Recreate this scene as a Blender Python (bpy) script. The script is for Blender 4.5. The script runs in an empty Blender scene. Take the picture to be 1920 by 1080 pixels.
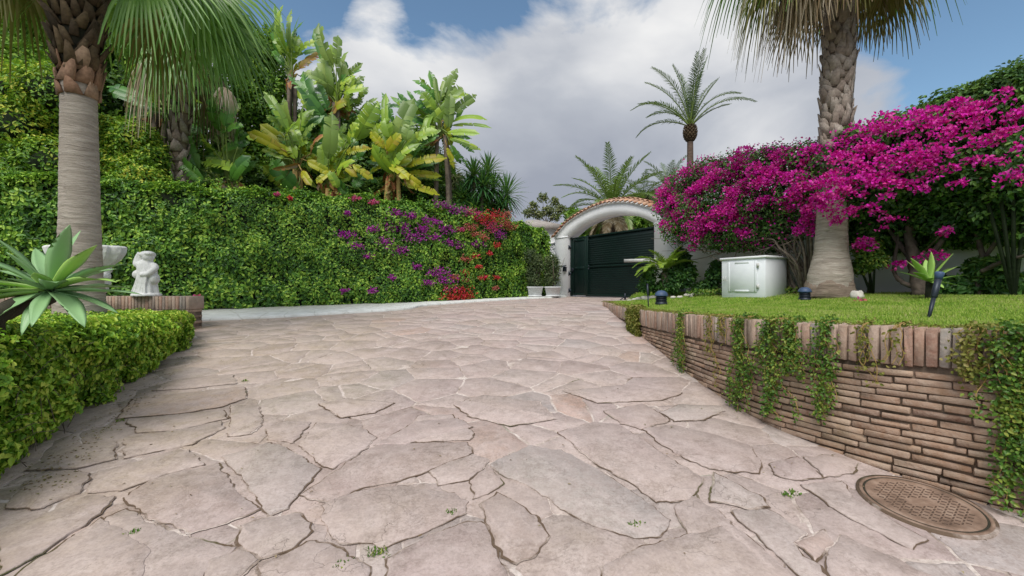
import bpy, math, random
import numpy as np
R = np.random.RandomState(7)
random.seed(7)
SC = bpy.context.scene
COL = SC.collection
F = 800.0; EYE = 1.6
UP = np.array([0, 0, 1.0])

# ------------------------------------------------------------------ coordinates
def at(px, py, d):
    return np.array([(px-960)/F*d, d, EYE+(540-py)/F*d])
_yp = np.array([-400, -6, 9.2, 10.2, 11, 12, 13, 14.5, 16, 20, 400.])
_zp = np.array([-2.2, -2.2, -.68, -.595, -.53, -.47, -.42, -.37, -.33, -.30, -.30])
def sst(a, b, x):
    t = np.clip((np.asarray(x, float)-a)/(b-a), 0, 1); return t*t*(3-2*t)
def gz(x, y):
    return EYE + np.interp(y, _yp, _zp) + .08*sst(2.5, 4.3, x)*sst(10.5, 13, y)
def ground(px, py):
    r = (px-960)/F; t = (py-540)/F
    lo, hi = .5, 60.
    for _ in range(50):
        m = (lo+hi)/2
        if EYE - t*m > gz(r*m, m): lo = m
        else: hi = m
    return np.array([r*lo, lo, gz(r*lo, lo)])
P0 = np.array([2.24, 16.3]); WA = np.array([.57, -.82]); WA = WA/np.linalg.norm(WA); WB = np.array([WA[1], -WA[0]])
def wpt(s, n, z):                      # along the gate wall, out from it, height above the eye
    p = P0+WA*s+WB*n; return np.array([p[0], p[1], EYE+z])
def wl(px, py, n):                     # ray of sight met with the vertical plane n metres in front of the wall
    r = (px-960)/F; q = P0+WB*n
    s = (q[1]*r-q[0])/(WA[0]-WA[1]*r); p = q+WA*s
    return np.array([p[0], p[1], EYE+(540-py)/F*p[1]])

def nrm(v): return v/np.maximum(np.linalg.norm(v, axis=-1, keepdims=True), 1e-9)
def wob(p, f=1.0, seed=0):             # cheap smooth noise, about -1..1
    rs = np.random.RandomState(seed+11); o = 0
    for k in range(5):
        w = rs.normal(size=3)*f*(1+.45*k); o = o+np.sin(p@w+rs.uniform(0, 6.3))
    return o/2.6

# ------------------------------------------------------------------ mesh building
ORG = {}
class MB:
    def __init__(s): s.v = []; s.f = []; s.n = 0; s.sm = []
    def add(s, v, f):
        v = np.asarray(v, float).reshape(-1, 3)
        if isinstance(f, np.ndarray): s.f.append(f+s.n)
        else:
            d = {}
            for q in f: d.setdefault(len(q), []).append(q)
            for k in d: s.f.append(np.array(d[k])+s.n)
        s.v.append(v); s.n += len(v); return s
    def build(s, name, mat, parent=None, base=None, smooth=False):
        co = np.concatenate(s.v) if s.v else np.zeros((0, 3))
        if parent is not None: org = ORG[parent]
        elif base is not None: org = np.array(base, float)
        else: org = np.array([co[:, 0].mean(), co[:, 1].mean(), co[:, 2].min()])
        me = bpy.data.meshes.new(name); me.vertices.add(len(co))
        me.vertices.foreach_set('co', (co-org).astype(np.float32).ravel())
        sizes = np.concatenate([np.full(len(a), a.shape[1]) for a in s.f]); lp = np.concatenate([a.ravel() for a in s.f])
        me.loops.add(len(lp)); me.loops.foreach_set('vertex_index', lp.astype(np.int32))
        me.polygons.add(len(sizes)); me.polygons.foreach_set('loop_start', np.concatenate([[0], np.cumsum(sizes)[:-1]]).astype(np.int32))
        me.update(calc_edges=True); me.validate()
        if smooth: me.polygons.foreach_set('use_smooth', np.ones(len(me.polygons), bool))
        me.materials.append(mat)
        o = bpy.data.objects.new(name, me); COL.objects.link(o)
        if parent is not None: o.parent = parent
        else: o.location = org
        ORG[o] = org
        return o
def tag(o, label=None, cat=None, group=None, kind=None):
    if label: o['label'] = label
    if cat: o['category'] = cat
    if group: o['group'] = group
    if kind: o['kind'] = kind
    return o
def thing(name, loc, label, cat, group=None):
    o = bpy.data.objects.new(name, None); COL.objects.link(o); o.location = loc; o.empty_display_size = .2
    ORG[o] = np.array(loc, float); return tag(o, label, cat, group)

def loft(rings, caps=True, closed=True):
    r = np.asarray(rings, float); K, M = r.shape[:2]
    i = np.arange(K-1)[:, None]*M; j = np.arange(M if closed else M-1)[None, :]; j2 = (j+1) % M
    f = np.stack([i+j, i+j2, i+M+j2, i+M+j], -1).reshape(-1, 4)
    fs = [tuple(q) for q in f.tolist()]
    if caps and closed: fs += [tuple(range(M))[::-1], tuple(range((K-1)*M, K*M))]
    return r.reshape(-1, 3), fs
def tube(path, rad, M=8, caps=True, rough=0, seed=0):
    p = np.asarray(path, float); K = len(p); rad = np.broadcast_to(rad, K)
    t = nrm(np.gradient(p, axis=0)); a = np.cross(t, [.13, .97, .2]); a = nrm(a); b = np.cross(t, a)
    th = np.linspace(0, 2*np.pi, M, endpoint=False)
    rr = np.ones((K, M))
    if rough: rr += np.random.RandomState(seed).uniform(-rough, rough, (K, M))
    ring = p[:, None]+(a[:, None]*np.cos(th)[None, :, None]+b[:, None]*np.sin(th)[None, :, None])*(rad[:, None]*rr)[..., None]
    return loft(ring[:, ::-1], caps)
def lathe(c, prof, M=24):
    th = np.linspace(0, 2*np.pi, M, endpoint=False)
    ring = [[(c[0]+r*math.cos(a), c[1]+r*math.sin(a), c[2]+z) for a in th] for r, z in prof]
    return loft(ring)
def ellips(c, r, M=12, K=8, rough=0, seed=0):
    u = np.linspace(0, np.pi, K+2)[1:-1]; th = np.linspace(0, 2*np.pi, M, endpoint=False)
    d = np.stack([np.sin(u)[:, None]*np.cos(th), np.sin(u)[:, None]*np.sin(th), np.cos(u)[:, None]+0*th], -1)[::-1]
    if rough: d = d*(1+rough*wob(d.reshape(-1, 3), 3, seed).reshape(d.shape[:2]))[..., None]
    return loft(np.array(c)+d*np.array(r))
def curve(pts, n=12):                  # smooth path through points
    p = np.asarray(pts, float); k = len(p); P = np.vstack([2*p[0]-p[1], p, 2*p[-1]-p[-2]]); out = []
    for i in range(k-1):
        a, b, c, d = P[i:i+4]
        for t in np.linspace(0, 1, n, endpoint=False):
            out.append(.5*((2*b)+(c-a)*t+(2*a-5*b+4*c-d)*t*t+(3*b-a-3*c+d)*t**3))
    out.append(p[-1]); return np.array(out)
def box(c, ax, ay, az, h):             # centre, unit axes, half extents
    c = np.array(c, float); A = [np.array(a, float)*k for a, k in zip((ax, ay, az), h)]
    v = [c+A[0]*x+A[1]*y+A[2]*z for z in (-1, 1) for y in (-1, 1) for x in (-1, 1)]
    return np.array(v), [(0, 2, 3, 1), (4, 5, 7, 6), (0, 1, 5, 4), (2, 6, 7, 3), (0, 4, 6, 2), (1, 3, 7, 5)]
# chamfered box template
_cs = [(x, y, z) for x in (-1, 1) for y in (-1, 1) for z in (-1, 1)]
def _tmpl():
    V = []; W = []; idx = {}
    for c in _cs:
        for a in range(3):
            idx[(c, a)] = len(V); V.append(c); W.append([0 if k == a else -c[k] for k in range(3)])
    Fs = []
    for a in range(3):
        for sg in (-1, 1):
            cc = [c for c in _cs if c[a] == sg]; b, d = [k for k in range(3) if k != a]
            cc.sort(key=lambda c: math.atan2(c[d], c[b])); Fs.append([idx[(c, a)] for c in cc])
    for a in range(3):
        b, d = [k for k in range(3) if k != a]
        for sb in (-1, 1):
            for sd in (-1, 1):
                c0 = [0]*3; c0[b] = sb; c0[d] = sd; c1 = list(c0); c0[a] = -1; c1[a] = 1; c0 = tuple(c0); c1 = tuple(c1)
                Fs.append([idx[(c0, b)], idx[(c1, b)], idx[(c1, d)], idx[(c0, d)]])
    for c in _cs: Fs.append([idx[(c, 0)], idx[(c, 1)], idx[(c, 2)]])
    V = np.array(V, float); W = np.array(W, float); T = V+W*.2; out = []
    for f in Fs:
        q = T[f]; n = np.cross(q[1]-q[0], q[2]-q[0]); out.append(tuple(f) if n@q.mean(0) > 0 else tuple(f[::-1]))
    return V, W, out
CV, CW, CF = _tmpl()
def cbox(mb, c, ax, ay, az, h, ch=.004, jit=0):
    h = np.array(h, float); ch = min(ch, h.min()*.8); q = CV*h+CW*ch
    if jit: q = q+R.uniform(-jit, jit, q.shape)
    M = np.array([ax, ay, az], float); mb.add(np.array(c)+q@M, CF)

def leaves(P, D, N, L, W, fold=.25, curl=.15):
    n = len(P); L = np.broadcast_to(L, n)[:, None]; W = np.broadcast_to(W, n)[:, None]
    D = nrm(D); S = nrm(np.cross(D, N)); N = np.cross(S, D)
    o = lambda l, w, h: P+D*L*l+S*W*w+N*(W*h)
    c = curl*2
    v = np.stack([o(0, 0, 0), o(.35, .5, fold), o(.72, .36, fold-c*.5), o(1, 0, -c), o(.72, -.36, fold-c*.5), o(.35, -.5, fold)], 1).reshape(-1, 3)
    b = np.arange(n)[:, None]*6
    return v, np.concatenate([b+np.array([0, 1, 2, 3]), b+np.array([0, 3, 4, 5])])
def rdir(n): return nrm(R.normal(size=(n, 3)))

# ------------------------------------------------------------------ materials
MATS = {}
def newmat(name):
    m = bpy.data.materials.new(name); m.use_nodes = True; nt = m.node_tree; nt.nodes.clear()
    out = nt.nodes.new('ShaderNodeOutputMaterial'); return m, nt, out
def N(nt, t, **k):
    n = nt.nodes.new(t)
    for a, b in k.items():
        if a.startswith('i_'):
            a = a[2:]; n.inputs[int(a) if a.isdigit() else a.replace('_', ' ')].default_value = b
        else: setattr(n, a, b)
    return n
def ramp(nt, fac, stops, interp='LINEAR'):
    r = nt.nodes.new('ShaderNodeValToRGB'); r.color_ramp.interpolation = interp; e = r.color_ramp.elements
    while len(e) < len(stops): e.new(.5)
    for k, (p, c) in enumerate(stops): e[k].position = p; e[k].color = (*c, 1) if len(c) == 3 else c
    nt.links.new(fac, r.inputs[0]); return r.outputs[0]
def noise(nt, scale, detail=4, rough=.55, vec=None, dist=0):
    n = N(nt, 'ShaderNodeTexNoise', i_Scale=scale, i_Detail=detail, i_Roughness=rough, i_Distortion=dist)
    if vec is None:
        g = N(nt, 'ShaderNodeNewGeometry'); vec = g.outputs['Position']
    nt.links.new(vec, n.inputs['Vector']); return n.outputs[0]
def mixc(nt, fac, a, b, mode='MIX'):
    m = N(nt, 'ShaderNodeMix', data_type='RGBA', blend_type=mode)
    for s, v in ((0, fac), (6, a), (7, b)):
        if hasattr(v, 'is_output'): nt.links.new(v, m.inputs[s])
        elif s == 0: m.inputs[0].default_value = v
        else: m.inputs[s].default_value = (*v, 1)
    return m.outputs[2]
def bump(nt, h, strength=.4, dist=.01, prev=None):
    b = N(nt, 'ShaderNodeBump', i_Strength=strength, i_Distance=dist); nt.links.new(h, b.inputs['Height'])
    if prev is not None: nt.links.new(prev, b.inputs['Normal'])
    return b.outputs[0]
def princ(nt, out, col, rough=.7, nor=None, spec=.4, metal=0):
    p = N(nt, 'ShaderNodeBsdfPrincipled', i_Roughness=rough, i_Metallic=metal); p.inputs['Specular IOR Level'].default_value = spec
    if hasattr(col, 'is_output'): nt.links.new(col, p.inputs['Base Color'])
    else: p.inputs['Base Color'].default_value = (*col, 1)
    if nor is not None: nt.links.new(nor, p.inputs['Normal'])
    if out is not None: nt.links.new(p.outputs[0], out.inputs[0])
    return p
def leafmat(name, stops, rough=.45, trans=.3, nscale=1.2, spec=.35, veins=0):
    m, nt, out = newmat(name); g = N(nt, 'ShaderNodeNewGeometry')
    n1 = noise(nt, nscale, 3); a = N(nt, 'ShaderNodeMath', operation='MULTIPLY_ADD', i_1=1.5, i_2=-.75); nt.links.new(n1, a.inputs[0])
    b = N(nt, 'ShaderNodeMath', operation='ADD', use_clamp=True); nt.links.new(a.outputs[0], b.inputs[0]); nt.links.new(g.outputs['Random Per Island'], b.inputs[1])
    k = len(stops); c = ramp(nt, b.outputs[0], [(i/(k-1), s) for i, s in enumerate(stops)])
    nor = None
    if veins: nor = bump(nt, noise(nt, veins, 2), .35, .01)
    p = princ(nt, None, c, rough, nor, spec)
    t = N(nt, 'ShaderNodeBsdfTranslucent'); ct = mixc(nt, .5, c, (.22, .36, .02)); nt.links.new(ct, t.inputs[0])
    x = N(nt, 'ShaderNodeMixShader'); x.inputs[0].default_value = trans
    nt.links.new(p.outputs[0], x.inputs[1]); nt.links.new(t.outputs[0], x.inputs[2]); nt.links.new(x.outputs[0], out.inputs[0]); return m
def bractmat(name, stops):
    m, nt, out = newmat(name); g = N(nt, 'ShaderNodeNewGeometry'); k = len(stops)
    c = ramp(nt, g.outputs['Random Per Island'], [(i/(k-1), s) for i, s in enumerate(stops)])
    p = princ(nt, None, c, .6, None, .2); t = N(nt, 'ShaderNodeBsdfTranslucent'); nt.links.new(c, t.inputs[0])
    x = N(nt, 'ShaderNodeMixShader'); x.inputs[0].default_value = .35
    nt.links.new(p.outputs[0], x.inputs[1]); nt.links.new(t.outputs[0], x.inputs[2]); nt.links.new(x.outputs[0], out.inputs[0]); return m
def plain(name, c1, c2=None, scale=8, rough=.7, bs=30, bstr=.3, bd=.005, spec=.35, metal=0, detail=6):
    m, nt, out = newmat(name); c2 = c2 or tuple(x*.8 for x in c1)
    n1 = noise(nt, scale, detail, .6); c = ramp(nt, n1, [(.3, c2), (.68, c1)])
    princ(nt, out, c, rough, bump(nt, noise(nt, bs, 4), bstr, bd), spec, metal); return m

M_hedge = leafmat('hedge leaf', [(0.041, 0.111, 0.026), (0.096, 0.249, 0.037), (0.221, 0.444, 0.053), (0.469, 0.680, 0.094)], nscale=1.6, rough=.4)
M_low = leafmat('groundcover leaf', [(0.097, 0.223, 0.024), (0.233, 0.463, 0.041), (0.447, 0.669, 0.071), (0.660, 0.743, 0.121)], nscale=2.2, rough=.4)
M_tallh = leafmat('tall hedge leaf', [(0.069, 0.161, 0.022), (0.161, 0.345, 0.040), (0.345, 0.552, 0.055), (0.690, 0.690, 0.088)], nscale=1.0)
M_dark = leafmat('climber leaf', [(0.031, 0.083, 0.025), (0.056, 0.140, 0.037), (0.101, 0.227, 0.046), (0.179, 0.330, 0.062)], nscale=1.2)
M_tree = leafmat('tree leaf', [(0.056, 0.139, 0.017), (0.113, 0.262, 0.025), (0.209, 0.400, 0.035), (0.322, 0.493, 0.056)], nscale=.8)
M_grove = leafmat('dark tree leaf', [(0.031, 0.086, 0.020), (0.065, 0.161, 0.030), (0.130, 0.259, 0.033), (0.216, 0.389, 0.050)], nscale=.6)
M_olive = leafmat('pale tree leaf', [(0.100, 0.120, 0.050), (0.160, 0.190, 0.070), (0.220, 0.250, 0.100), (0.280, 0.280, 0.130)], nscale=.6)
M_shrub = leafmat('shrub leaf', [(0.026, 0.078, 0.026), (0.046, 0.130, 0.033), (0.078, 0.195, 0.039), (0.130, 0.260, 0.052)], nscale=2)
M_pot = leafmat('oleander leaf', [(0.050, 0.080, 0.040), (0.080, 0.120, 0.050), (0.120, 0.170, 0.070), (0.180, 0.220, 0.100)], nscale=2)
M_strel = leafmat('paddle leaf', [(0.166, 0.287, 0.036), (0.238, 0.404, 0.041), (0.353, 0.521, 0.051), (0.473, 0.604, 0.061)], rough=.35, nscale=.5, veins=14, spec=.5)
M_strd = leafmat('paddle leaf dark', [(0.036, 0.129, 0.028), (0.064, 0.193, 0.028), (0.109, 0.290, 0.042), (0.164, 0.354, 0.056)], rough=.35, nscale=.5, veins=14, spec=.5)
M_strg = leafmat('paddle leaf blue green', [(0.138, 0.231, 0.054), (0.193, 0.300, 0.065), (0.235, 0.358, 0.070), (0.304, 0.416, 0.086)], rough=.4, nscale=.5, veins=14, spec=.5)
M_stry = leafmat('paddle leaf yellow', [(0.300, 0.360, 0.020), (0.420, 0.450, 0.020), (0.500, 0.480, 0.030), (0.450, 0.360, 0.040)], rough=.4, nscale=1.5, veins=14)
M_strb = leafmat('paddle leaf withered', [(0.300, 0.160, 0.050), (0.350, 0.100, 0.050), (0.400, 0.280, 0.060), (0.300, 0.220, 0.150)], rough=.6, nscale=3, trans=.15)
M_fan = leafmat('fan palm leaf', [(0.084, 0.196, 0.028), (0.126, 0.280, 0.042), (0.182, 0.364, 0.063), (0.280, 0.462, 0.126)], rough=.35, nscale=.9, spec=.5)
M_fand = leafmat('dry fan leaf', [(0.180, 0.120, 0.060), (0.270, 0.200, 0.120), (0.380, 0.310, 0.220), (0.500, 0.440, 0.340)], rough=.8, nscale=1.5, trans=.15)
M_fanm = leafmat('yellowing fan leaf', [(0.140, 0.140, 0.030), (0.220, 0.200, 0.050), (0.300, 0.270, 0.100), (0.400, 0.350, 0.200)], rough=.6, nscale=1.5, trans=.2)
M_date = leafmat('date palm leaflet', [(0.050, 0.090, 0.040), (0.080, 0.130, 0.060), (0.120, 0.180, 0.080), (0.180, 0.240, 0.120)], rough=.4, nscale=.5)
M_datel = leafmat('lush palm leaflet', [(0.080, 0.150, 0.030), (0.130, 0.220, 0.050), (0.200, 0.290, 0.070), (0.280, 0.350, 0.120)], rough=.4, nscale=.5)
M_cyc = leafmat('cycad leaflet', [(0.120, 0.220, 0.020), (0.200, 0.330, 0.030), (0.300, 0.420, 0.050), (0.380, 0.460, 0.100)], rough=.35, nscale=1.5)
M_yuc = leafmat('yucca leaf', [(0.030, 0.105, 0.038), (0.053, 0.165, 0.053), (0.090, 0.240, 0.075), (0.150, 0.330, 0.120)], rough=.35, nscale=1, spec=.5)
M_grass = leafmat('grass blade', [(.13, .25, .03), (.24, .4, .04), (.36, .52, .06), (.46, .55, .12), (.5, .46, .2)], nscale=2.5, rough=.55)
M_vine = leafmat('trailing vine leaf', [(0.050, 0.130, 0.020), (0.090, 0.200, 0.030), (0.160, 0.280, 0.040), (0.300, 0.340, 0.060)], nscale=5, rough=.4)
M_vined = leafmat('tangled vine', [(0.100, 0.120, 0.020), (0.170, 0.190, 0.030), (0.260, 0.250, 0.050), (0.330, 0.280, 0.100)], nscale=5, rough=.6)
def agavemat(name, a, b, e):
    m, nt, out = newmat(name); n1 = noise(nt, 3, 3); c = ramp(nt, n1, [(.3, a), (.7, b)])
    g = N(nt, 'ShaderNodeNewGeometry'); c2 = mixc(nt, g.outputs['Random Per Island'], c, e, 'MIX')
    princ(nt, out, c2, .42, bump(nt, noise(nt, 60, 2), .08, .003), .4); return m
M_aga = agavemat('agave leaf', (.19, .36, .19), (.3, .47, .26), (.26, .44, .17))
M_agay = agavemat('sunlit agave leaf', (.2, .4, .12), (.28, .5, .13), (.38, .56, .12))
M_mag = bractmat('magenta bract', [(.48, .003, .14), (.68, .008, .38), (.8, .02, .56), (.84, .14, .52), (.74, .04, .3)])
M_purp = bractmat('purple bract', [(.25, .01, .2), (.36, .02, .33), (.45, .05, .42), (.5, .12, .35)])
M_red = bractmat('red bract', [(.4, .01, .03), (.58, .03, .04), (.68, .09, .06), (.7, .06, .18)])
M_orr = bractmat('orange bract', [(.42, .1, .06), (.55, .17, .09), (.58, .14, .2), (.48, .24, .12)])
M_pink = bractmat('pink bract', [(.55, .03, .12), (.6, .08, .2), (.5, .1, .3), (.65, .15, .15)])
M_wood = plain('vine wood', (.3, .24, .19), (.12, .09, .07), 10, .85, 60, .5, .01)
M_twig = plain('dark twig', (.05, .045, .03), (.02, .02, .012), 6, .9, 30, .5, .02)  # twigs and stems; also the shade-dark cores of trees and climbers
M_coretwig = plain('shaded interior and twig', (.03, .045, .018), (.012, .02, .01), 6, .9, 30, .5, .02)  # near-black green: shade between leaves put into the core colour
M_pet = plain('green stalk', (.2, .28, .06), (.12, .17, .04), 5, .5)
M_pety = plain('ochre stalk', (.42, .3, .1), (.3, .18, .06), 5, .6)
M_bark = plain('tree bark', (.2, .16, .12), (.08, .06, .05), 8, .9, 40, .6, .02)
M_white = plain('white stucco', (.84, .85, .86), (.77, .78, .8), 1.6, .85, 90, .35, .004)
M_wallw = plain('weathered white stucco', (.8, .8, .78), (.7, .71, .68), 1.2, .9, 60, .4, .005)
M_statue = plain('white weathered stone', (.8, .8, .79), (.62, .62, .6), 14, .8, 70, .5, .006)
M_paint = plain('white painted board', (.82, .85, .88), (.74, .77, .8), 3, .5, 60, .1, .002)
M_gate = plain('dark green paint', (.003, .014, .011), (.002, .009, .008), 3, .5, 50, .08, .002, .25)
M_gatef = plain('dark green frame paint', (.004, .019, .014), (.0025, .012, .01), 4, .5, 50, .08, .002, .25)
M_metal = plain('dark metal', (.03, .04, .055), (.015, .02, .03), 10, .45, 80, .1, .002, .5, .4)
M_blue = plain('blue grey cap', (.06, .1, .2), (.04, .07, .13), 10, .5)
M_steel = plain('white steel', (.7, .7, .68), (.55, .55, .53), 10, .4)
M_soil = plain('garden soil', (.07, .055, .035), (.035, .028, .018), 6, .95, 25, .8, .02)
M_pebble = plain('pale pebble', (.7, .67, .6), (.4, .38, .33), 6, .8)
M_pot2 = plain('white planter', (.72, .74, .75), (.6, .62, .63), 6, .6)
M_kerb = None

def trunkmat(name, c1, c2, c3, rings=26):
    m, nt, out = newmat(name); g = N(nt, 'ShaderNodeNewGeometry')
    dn = N(nt, 'ShaderNodeTexNoise', i_Scale=2.5, i_Detail=3); nt.links.new(g.outputs['Position'], dn.inputs[0]); dv = N(nt, 'ShaderNodeVectorMath', operation='SCALE'); dv.inputs['Scale'].default_value = .09; nt.links.new(dn.outputs[1], dv.inputs[0]); da = N(nt, 'ShaderNodeVectorMath', operation='ADD'); nt.links.new(dv.outputs[0], da.inputs[0]); nt.links.new(g.outputs['Position'], da.inputs[1])
    mp = N(nt, 'ShaderNodeMapping'); mp.inputs['Scale'].default_value = (2.2, 2.2, rings); nt.links.new(da.outputs[0], mp.inputs[0])
    n1 = noise(nt, 1.3, 8, .7, mp.outputs[0], .6); n2 = noise(nt, 4, 5, .7)
    c = ramp(nt, n1, [(.3, c3), (.5, c2), (.68, c1)]); c = mixc(nt, ramp(nt, n2, [(.35, (0, 0, 0)), (.7, (.8, .8, .8))]), c, c2)
    princ(nt, out, c, .85, bump(nt, n1, .9, .03), .2); return m
M_trunk = trunkmat('palm trunk grey', (.56, .5, .43), (.4, .345, .29), (.17, .14, .11), 20)
M_trunkb = trunkmat('palm trunk brown', (.36, .3, .23), (.22, .17, .13), (.09, .07, .05))
M_dtr = trunkmat('date palm trunk', (.2, .15, .11), (.13, .09, .07), (.05, .04, .03), 14)
def bootmat(name, stops):
    m, nt, out = newmat(name); g = N(nt, 'ShaderNodeNewGeometry'); k = len(stops)
    c = ramp(nt, g.outputs['Random Per Island'], [(i/(k-1), s) for i, s in enumerate(stops)])
    n2 = noise(nt, 25, 5); c = mixc(nt, n2, c, tuple(x*.35 for x in stops[0]), 'MIX')
    princ(nt, out, c, .85, bump(nt, n2, .6, .01), .2); return m
M_boot = bootmat('palm leaf base', [(.34, .27, .22), (.52, .43, .36), (.6, .52, .45), (.42, .32, .26)])
M_bootd = bootmat('dark fibrous leaf base', [(.07, .05, .03), (.16, .11, .07), (.26, .18, .1), (.1, .07, .05)])
M_booto = bootmat('russet leaf base', [(.35, .2, .12), (.5, .3, .2), (.55, .38, .26), (.4, .22, .14)])
def brickmat(name, stops, moss=.25):
    m, nt, out = newmat(name); g = N(nt, 'ShaderNodeNewGeometry'); k = len(stops)
    c = ramp(nt, g.outputs['Random Per Island'], [(i/(k-1), s) for i, s in enumerate(stops)])
    n1 = noise(nt, 18, 6, .65); c = mixc(nt, ramp(nt, n1, [(.35, (.0, .0, .0)), (.7, (.55, .55, .55))]), c, (.52, .42, .34))
    n2 = noise(nt, 3.5, 5, .6); c = mixc(nt, ramp(nt, n2, [(.5, (0, 0, 0)), (.75, (moss*2, moss*2, moss*2))]), c, (.13, .12, .06))
    n3 = noise(nt, 55, 5, .7)
    princ(nt, out, c, .85, bump(nt, n3, .8, .008, bump(nt, n1, .7, .016)), .2); return m
M_brick = brickmat('old brick', [(.29, .17, .11), (.4, .26, .18), (.33, .2, .13), (.5, .36, .26), (.2, .115, .08), (.43, .3, .22)])
M_cap = brickmat('cap brick', [(.3, .16, .12), (.42, .26, .19), (.38, .28, .22), (.46, .34, .27), (.24, .17, .14), (.36, .33, .3)], .2)
M_mortar = plain('dark recessed mortar', (.22, .16, .12), (.08, .06, .04), 8, .95, 50, .6, .01)
M_tile = brickmat('terracotta tile', [(.42, .17, .09), (.55, .27, .15), (.6, .36, .24), (.36, .17, .11)], .3)

def pavemat():
    m, nt, out = newmat('crazy paving stone'); g = N(nt, 'ShaderNodeNewGeometry'); pos = g.outputs['Position']
    c = ramp(nt, g.outputs['Random Per Island'], [(0, (.34, .25, .23)), (.15, (.47, .37, .34)), (.3, (.39, .3, .285)), (.5, (.5, .4, .365)), (.65, (.41, .315, .3)), (.8, (.46, .38, .35)), (.93, (.38, .335, .325)), (1, (.5, .32, .255))])
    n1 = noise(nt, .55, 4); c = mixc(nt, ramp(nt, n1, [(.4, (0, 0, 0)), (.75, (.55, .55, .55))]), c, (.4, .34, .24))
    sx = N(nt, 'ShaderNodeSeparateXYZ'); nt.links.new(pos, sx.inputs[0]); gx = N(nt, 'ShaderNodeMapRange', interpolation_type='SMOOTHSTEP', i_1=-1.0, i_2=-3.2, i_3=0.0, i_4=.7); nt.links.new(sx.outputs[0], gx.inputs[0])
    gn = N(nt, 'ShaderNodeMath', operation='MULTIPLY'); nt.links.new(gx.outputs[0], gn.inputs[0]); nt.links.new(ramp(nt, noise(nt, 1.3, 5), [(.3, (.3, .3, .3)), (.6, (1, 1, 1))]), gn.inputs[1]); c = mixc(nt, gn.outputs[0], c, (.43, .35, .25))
    n2 = noise(nt, 5, 7, .65, None, .6); c = mixc(nt, ramp(nt, n2, [(.42, (0, 0, 0)), (.66, (.5, .5, .5))]), c, (.58, .49, .46))
    n3 = noise(nt, 2.1, 6, .7, None, 1.0); c = mixc(nt, ramp(nt, n3, [(.6, (0, 0, 0)), (.72, (.5, .5, .5))]), c, (.2, .155, .125))
    n7 = noise(nt, 14, 6, .7); c = mixc(nt, ramp(nt, n7, [(.38, (.45, .45, .45)), (.55, (0, 0, 0))]), c, (.26, .2, .175))
    # hairline fissures
    mp = N(nt, 'ShaderNodeMapping'); mp.inputs['Scale'].default_value = (1, 1.6, 1); mp.inputs['Rotation'].default_value = (0, 0, .5)
    wv = N(nt, 'ShaderNodeVectorMath', operation='ADD'); nn = N(nt, 'ShaderNodeTexNoise', i_Scale=3, i_Detail=5); nt.links.new(pos, nn.inputs[0])
    nt.links.new(pos, wv.inputs[0]); nt.links.new(nn.outputs[1], wv.inputs[1]); nt.links.new(wv.outputs[0], mp.inputs[0])
    v = N(nt, 'ShaderNodeTexVoronoi', feature='DISTANCE_TO_EDGE', i_Scale=1.3); nt.links.new(mp.outputs[0], v.inputs['Vector'])
    n4 = noise(nt, 1.1, 2); mk = ramp(nt, n4, [(.58, (0, 0, 0)), (.62, (.8, .8, .8))])
    cr = ramp(nt, v.outputs[0], [(0, (.95, .95, .95)), (.005, (0, 0, 0))]); crm = mixc(nt, 1.0, cr, mk, 'MULTIPLY')
    c = mixc(nt, crm, c, (.12, .09, .07))
    n5 = noise(nt, 60, 5, .7); c = mixc(nt, ramp(nt, n5, [(.32, (.6, .6, .6)), (.5, (0, 0, 0))]), c, (.24, .19, .16)); c = mixc(nt, ramp(nt, n5, [(.55, (0, 0, 0)), (.75, (.5, .5, .5))]), c, (.62, .55, .5))
    nc = noise(nt, 1.7, 8, .62, None, 1.4); st = ramp(nt, nc, [(.36, (0, 0, 0)), (.37, (.3, .3, .3)), (.455, (.33, .33, .33)), (.462, (.55, .55, .55)), (.53, (.58, .58, .58)), (.54, (.85, .85, .85)), (.64, (.88, .88, .88)), (.65, (1, 1, 1))])
    edg = ramp(nt, nc, [(.355, (0, 0, 0)), (.365, (.35, .35, .35)), (.372, (0, 0, 0)), (.453, (0, 0, 0)), (.459, (.3, .3, .3)), (.465, (0, 0, 0)), (.64, (0, 0, 0)), (.647, (.4, .4, .4)), (.653, (0, 0, 0))])
    c = mixc(nt, edg, c, (.16, .12, .1)); c = mixc(nt, ramp(nt, nc, [(.46, (0, 0, 0)), (.54, (.25, .25, .25))]), c, (.54, .44, .41))
    n9 = noise(nt, 160, 3, .8); c = mixc(nt, ramp(nt, n9, [(.62, (0, 0, 0)), (.72, (.6, .6, .6))]), c, (.13, .1, .09))
    b = bump(nt, st, .7, .005); b = bump(nt, n2, .3, .008, b); b = bump(nt, n5, .45, .004, b)
    inv = N(nt, 'ShaderNodeMath', operation='SUBTRACT', i_0=1.0); nt.links.new(crm, inv.inputs[1]); b = bump(nt, inv.outputs[0], .6, .006, b)
    n6 = noise(nt, 1.5, 3); rg = N(nt, 'ShaderNodeMapRange', i_3=.5, i_4=.8); nt.links.new(n6, rg.inputs[0])
    p = princ(nt, out, c, .6, b, .35); nt.links.new(rg.outputs[0], p.inputs['Roughness']); return m
M_pave = pavemat()
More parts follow.
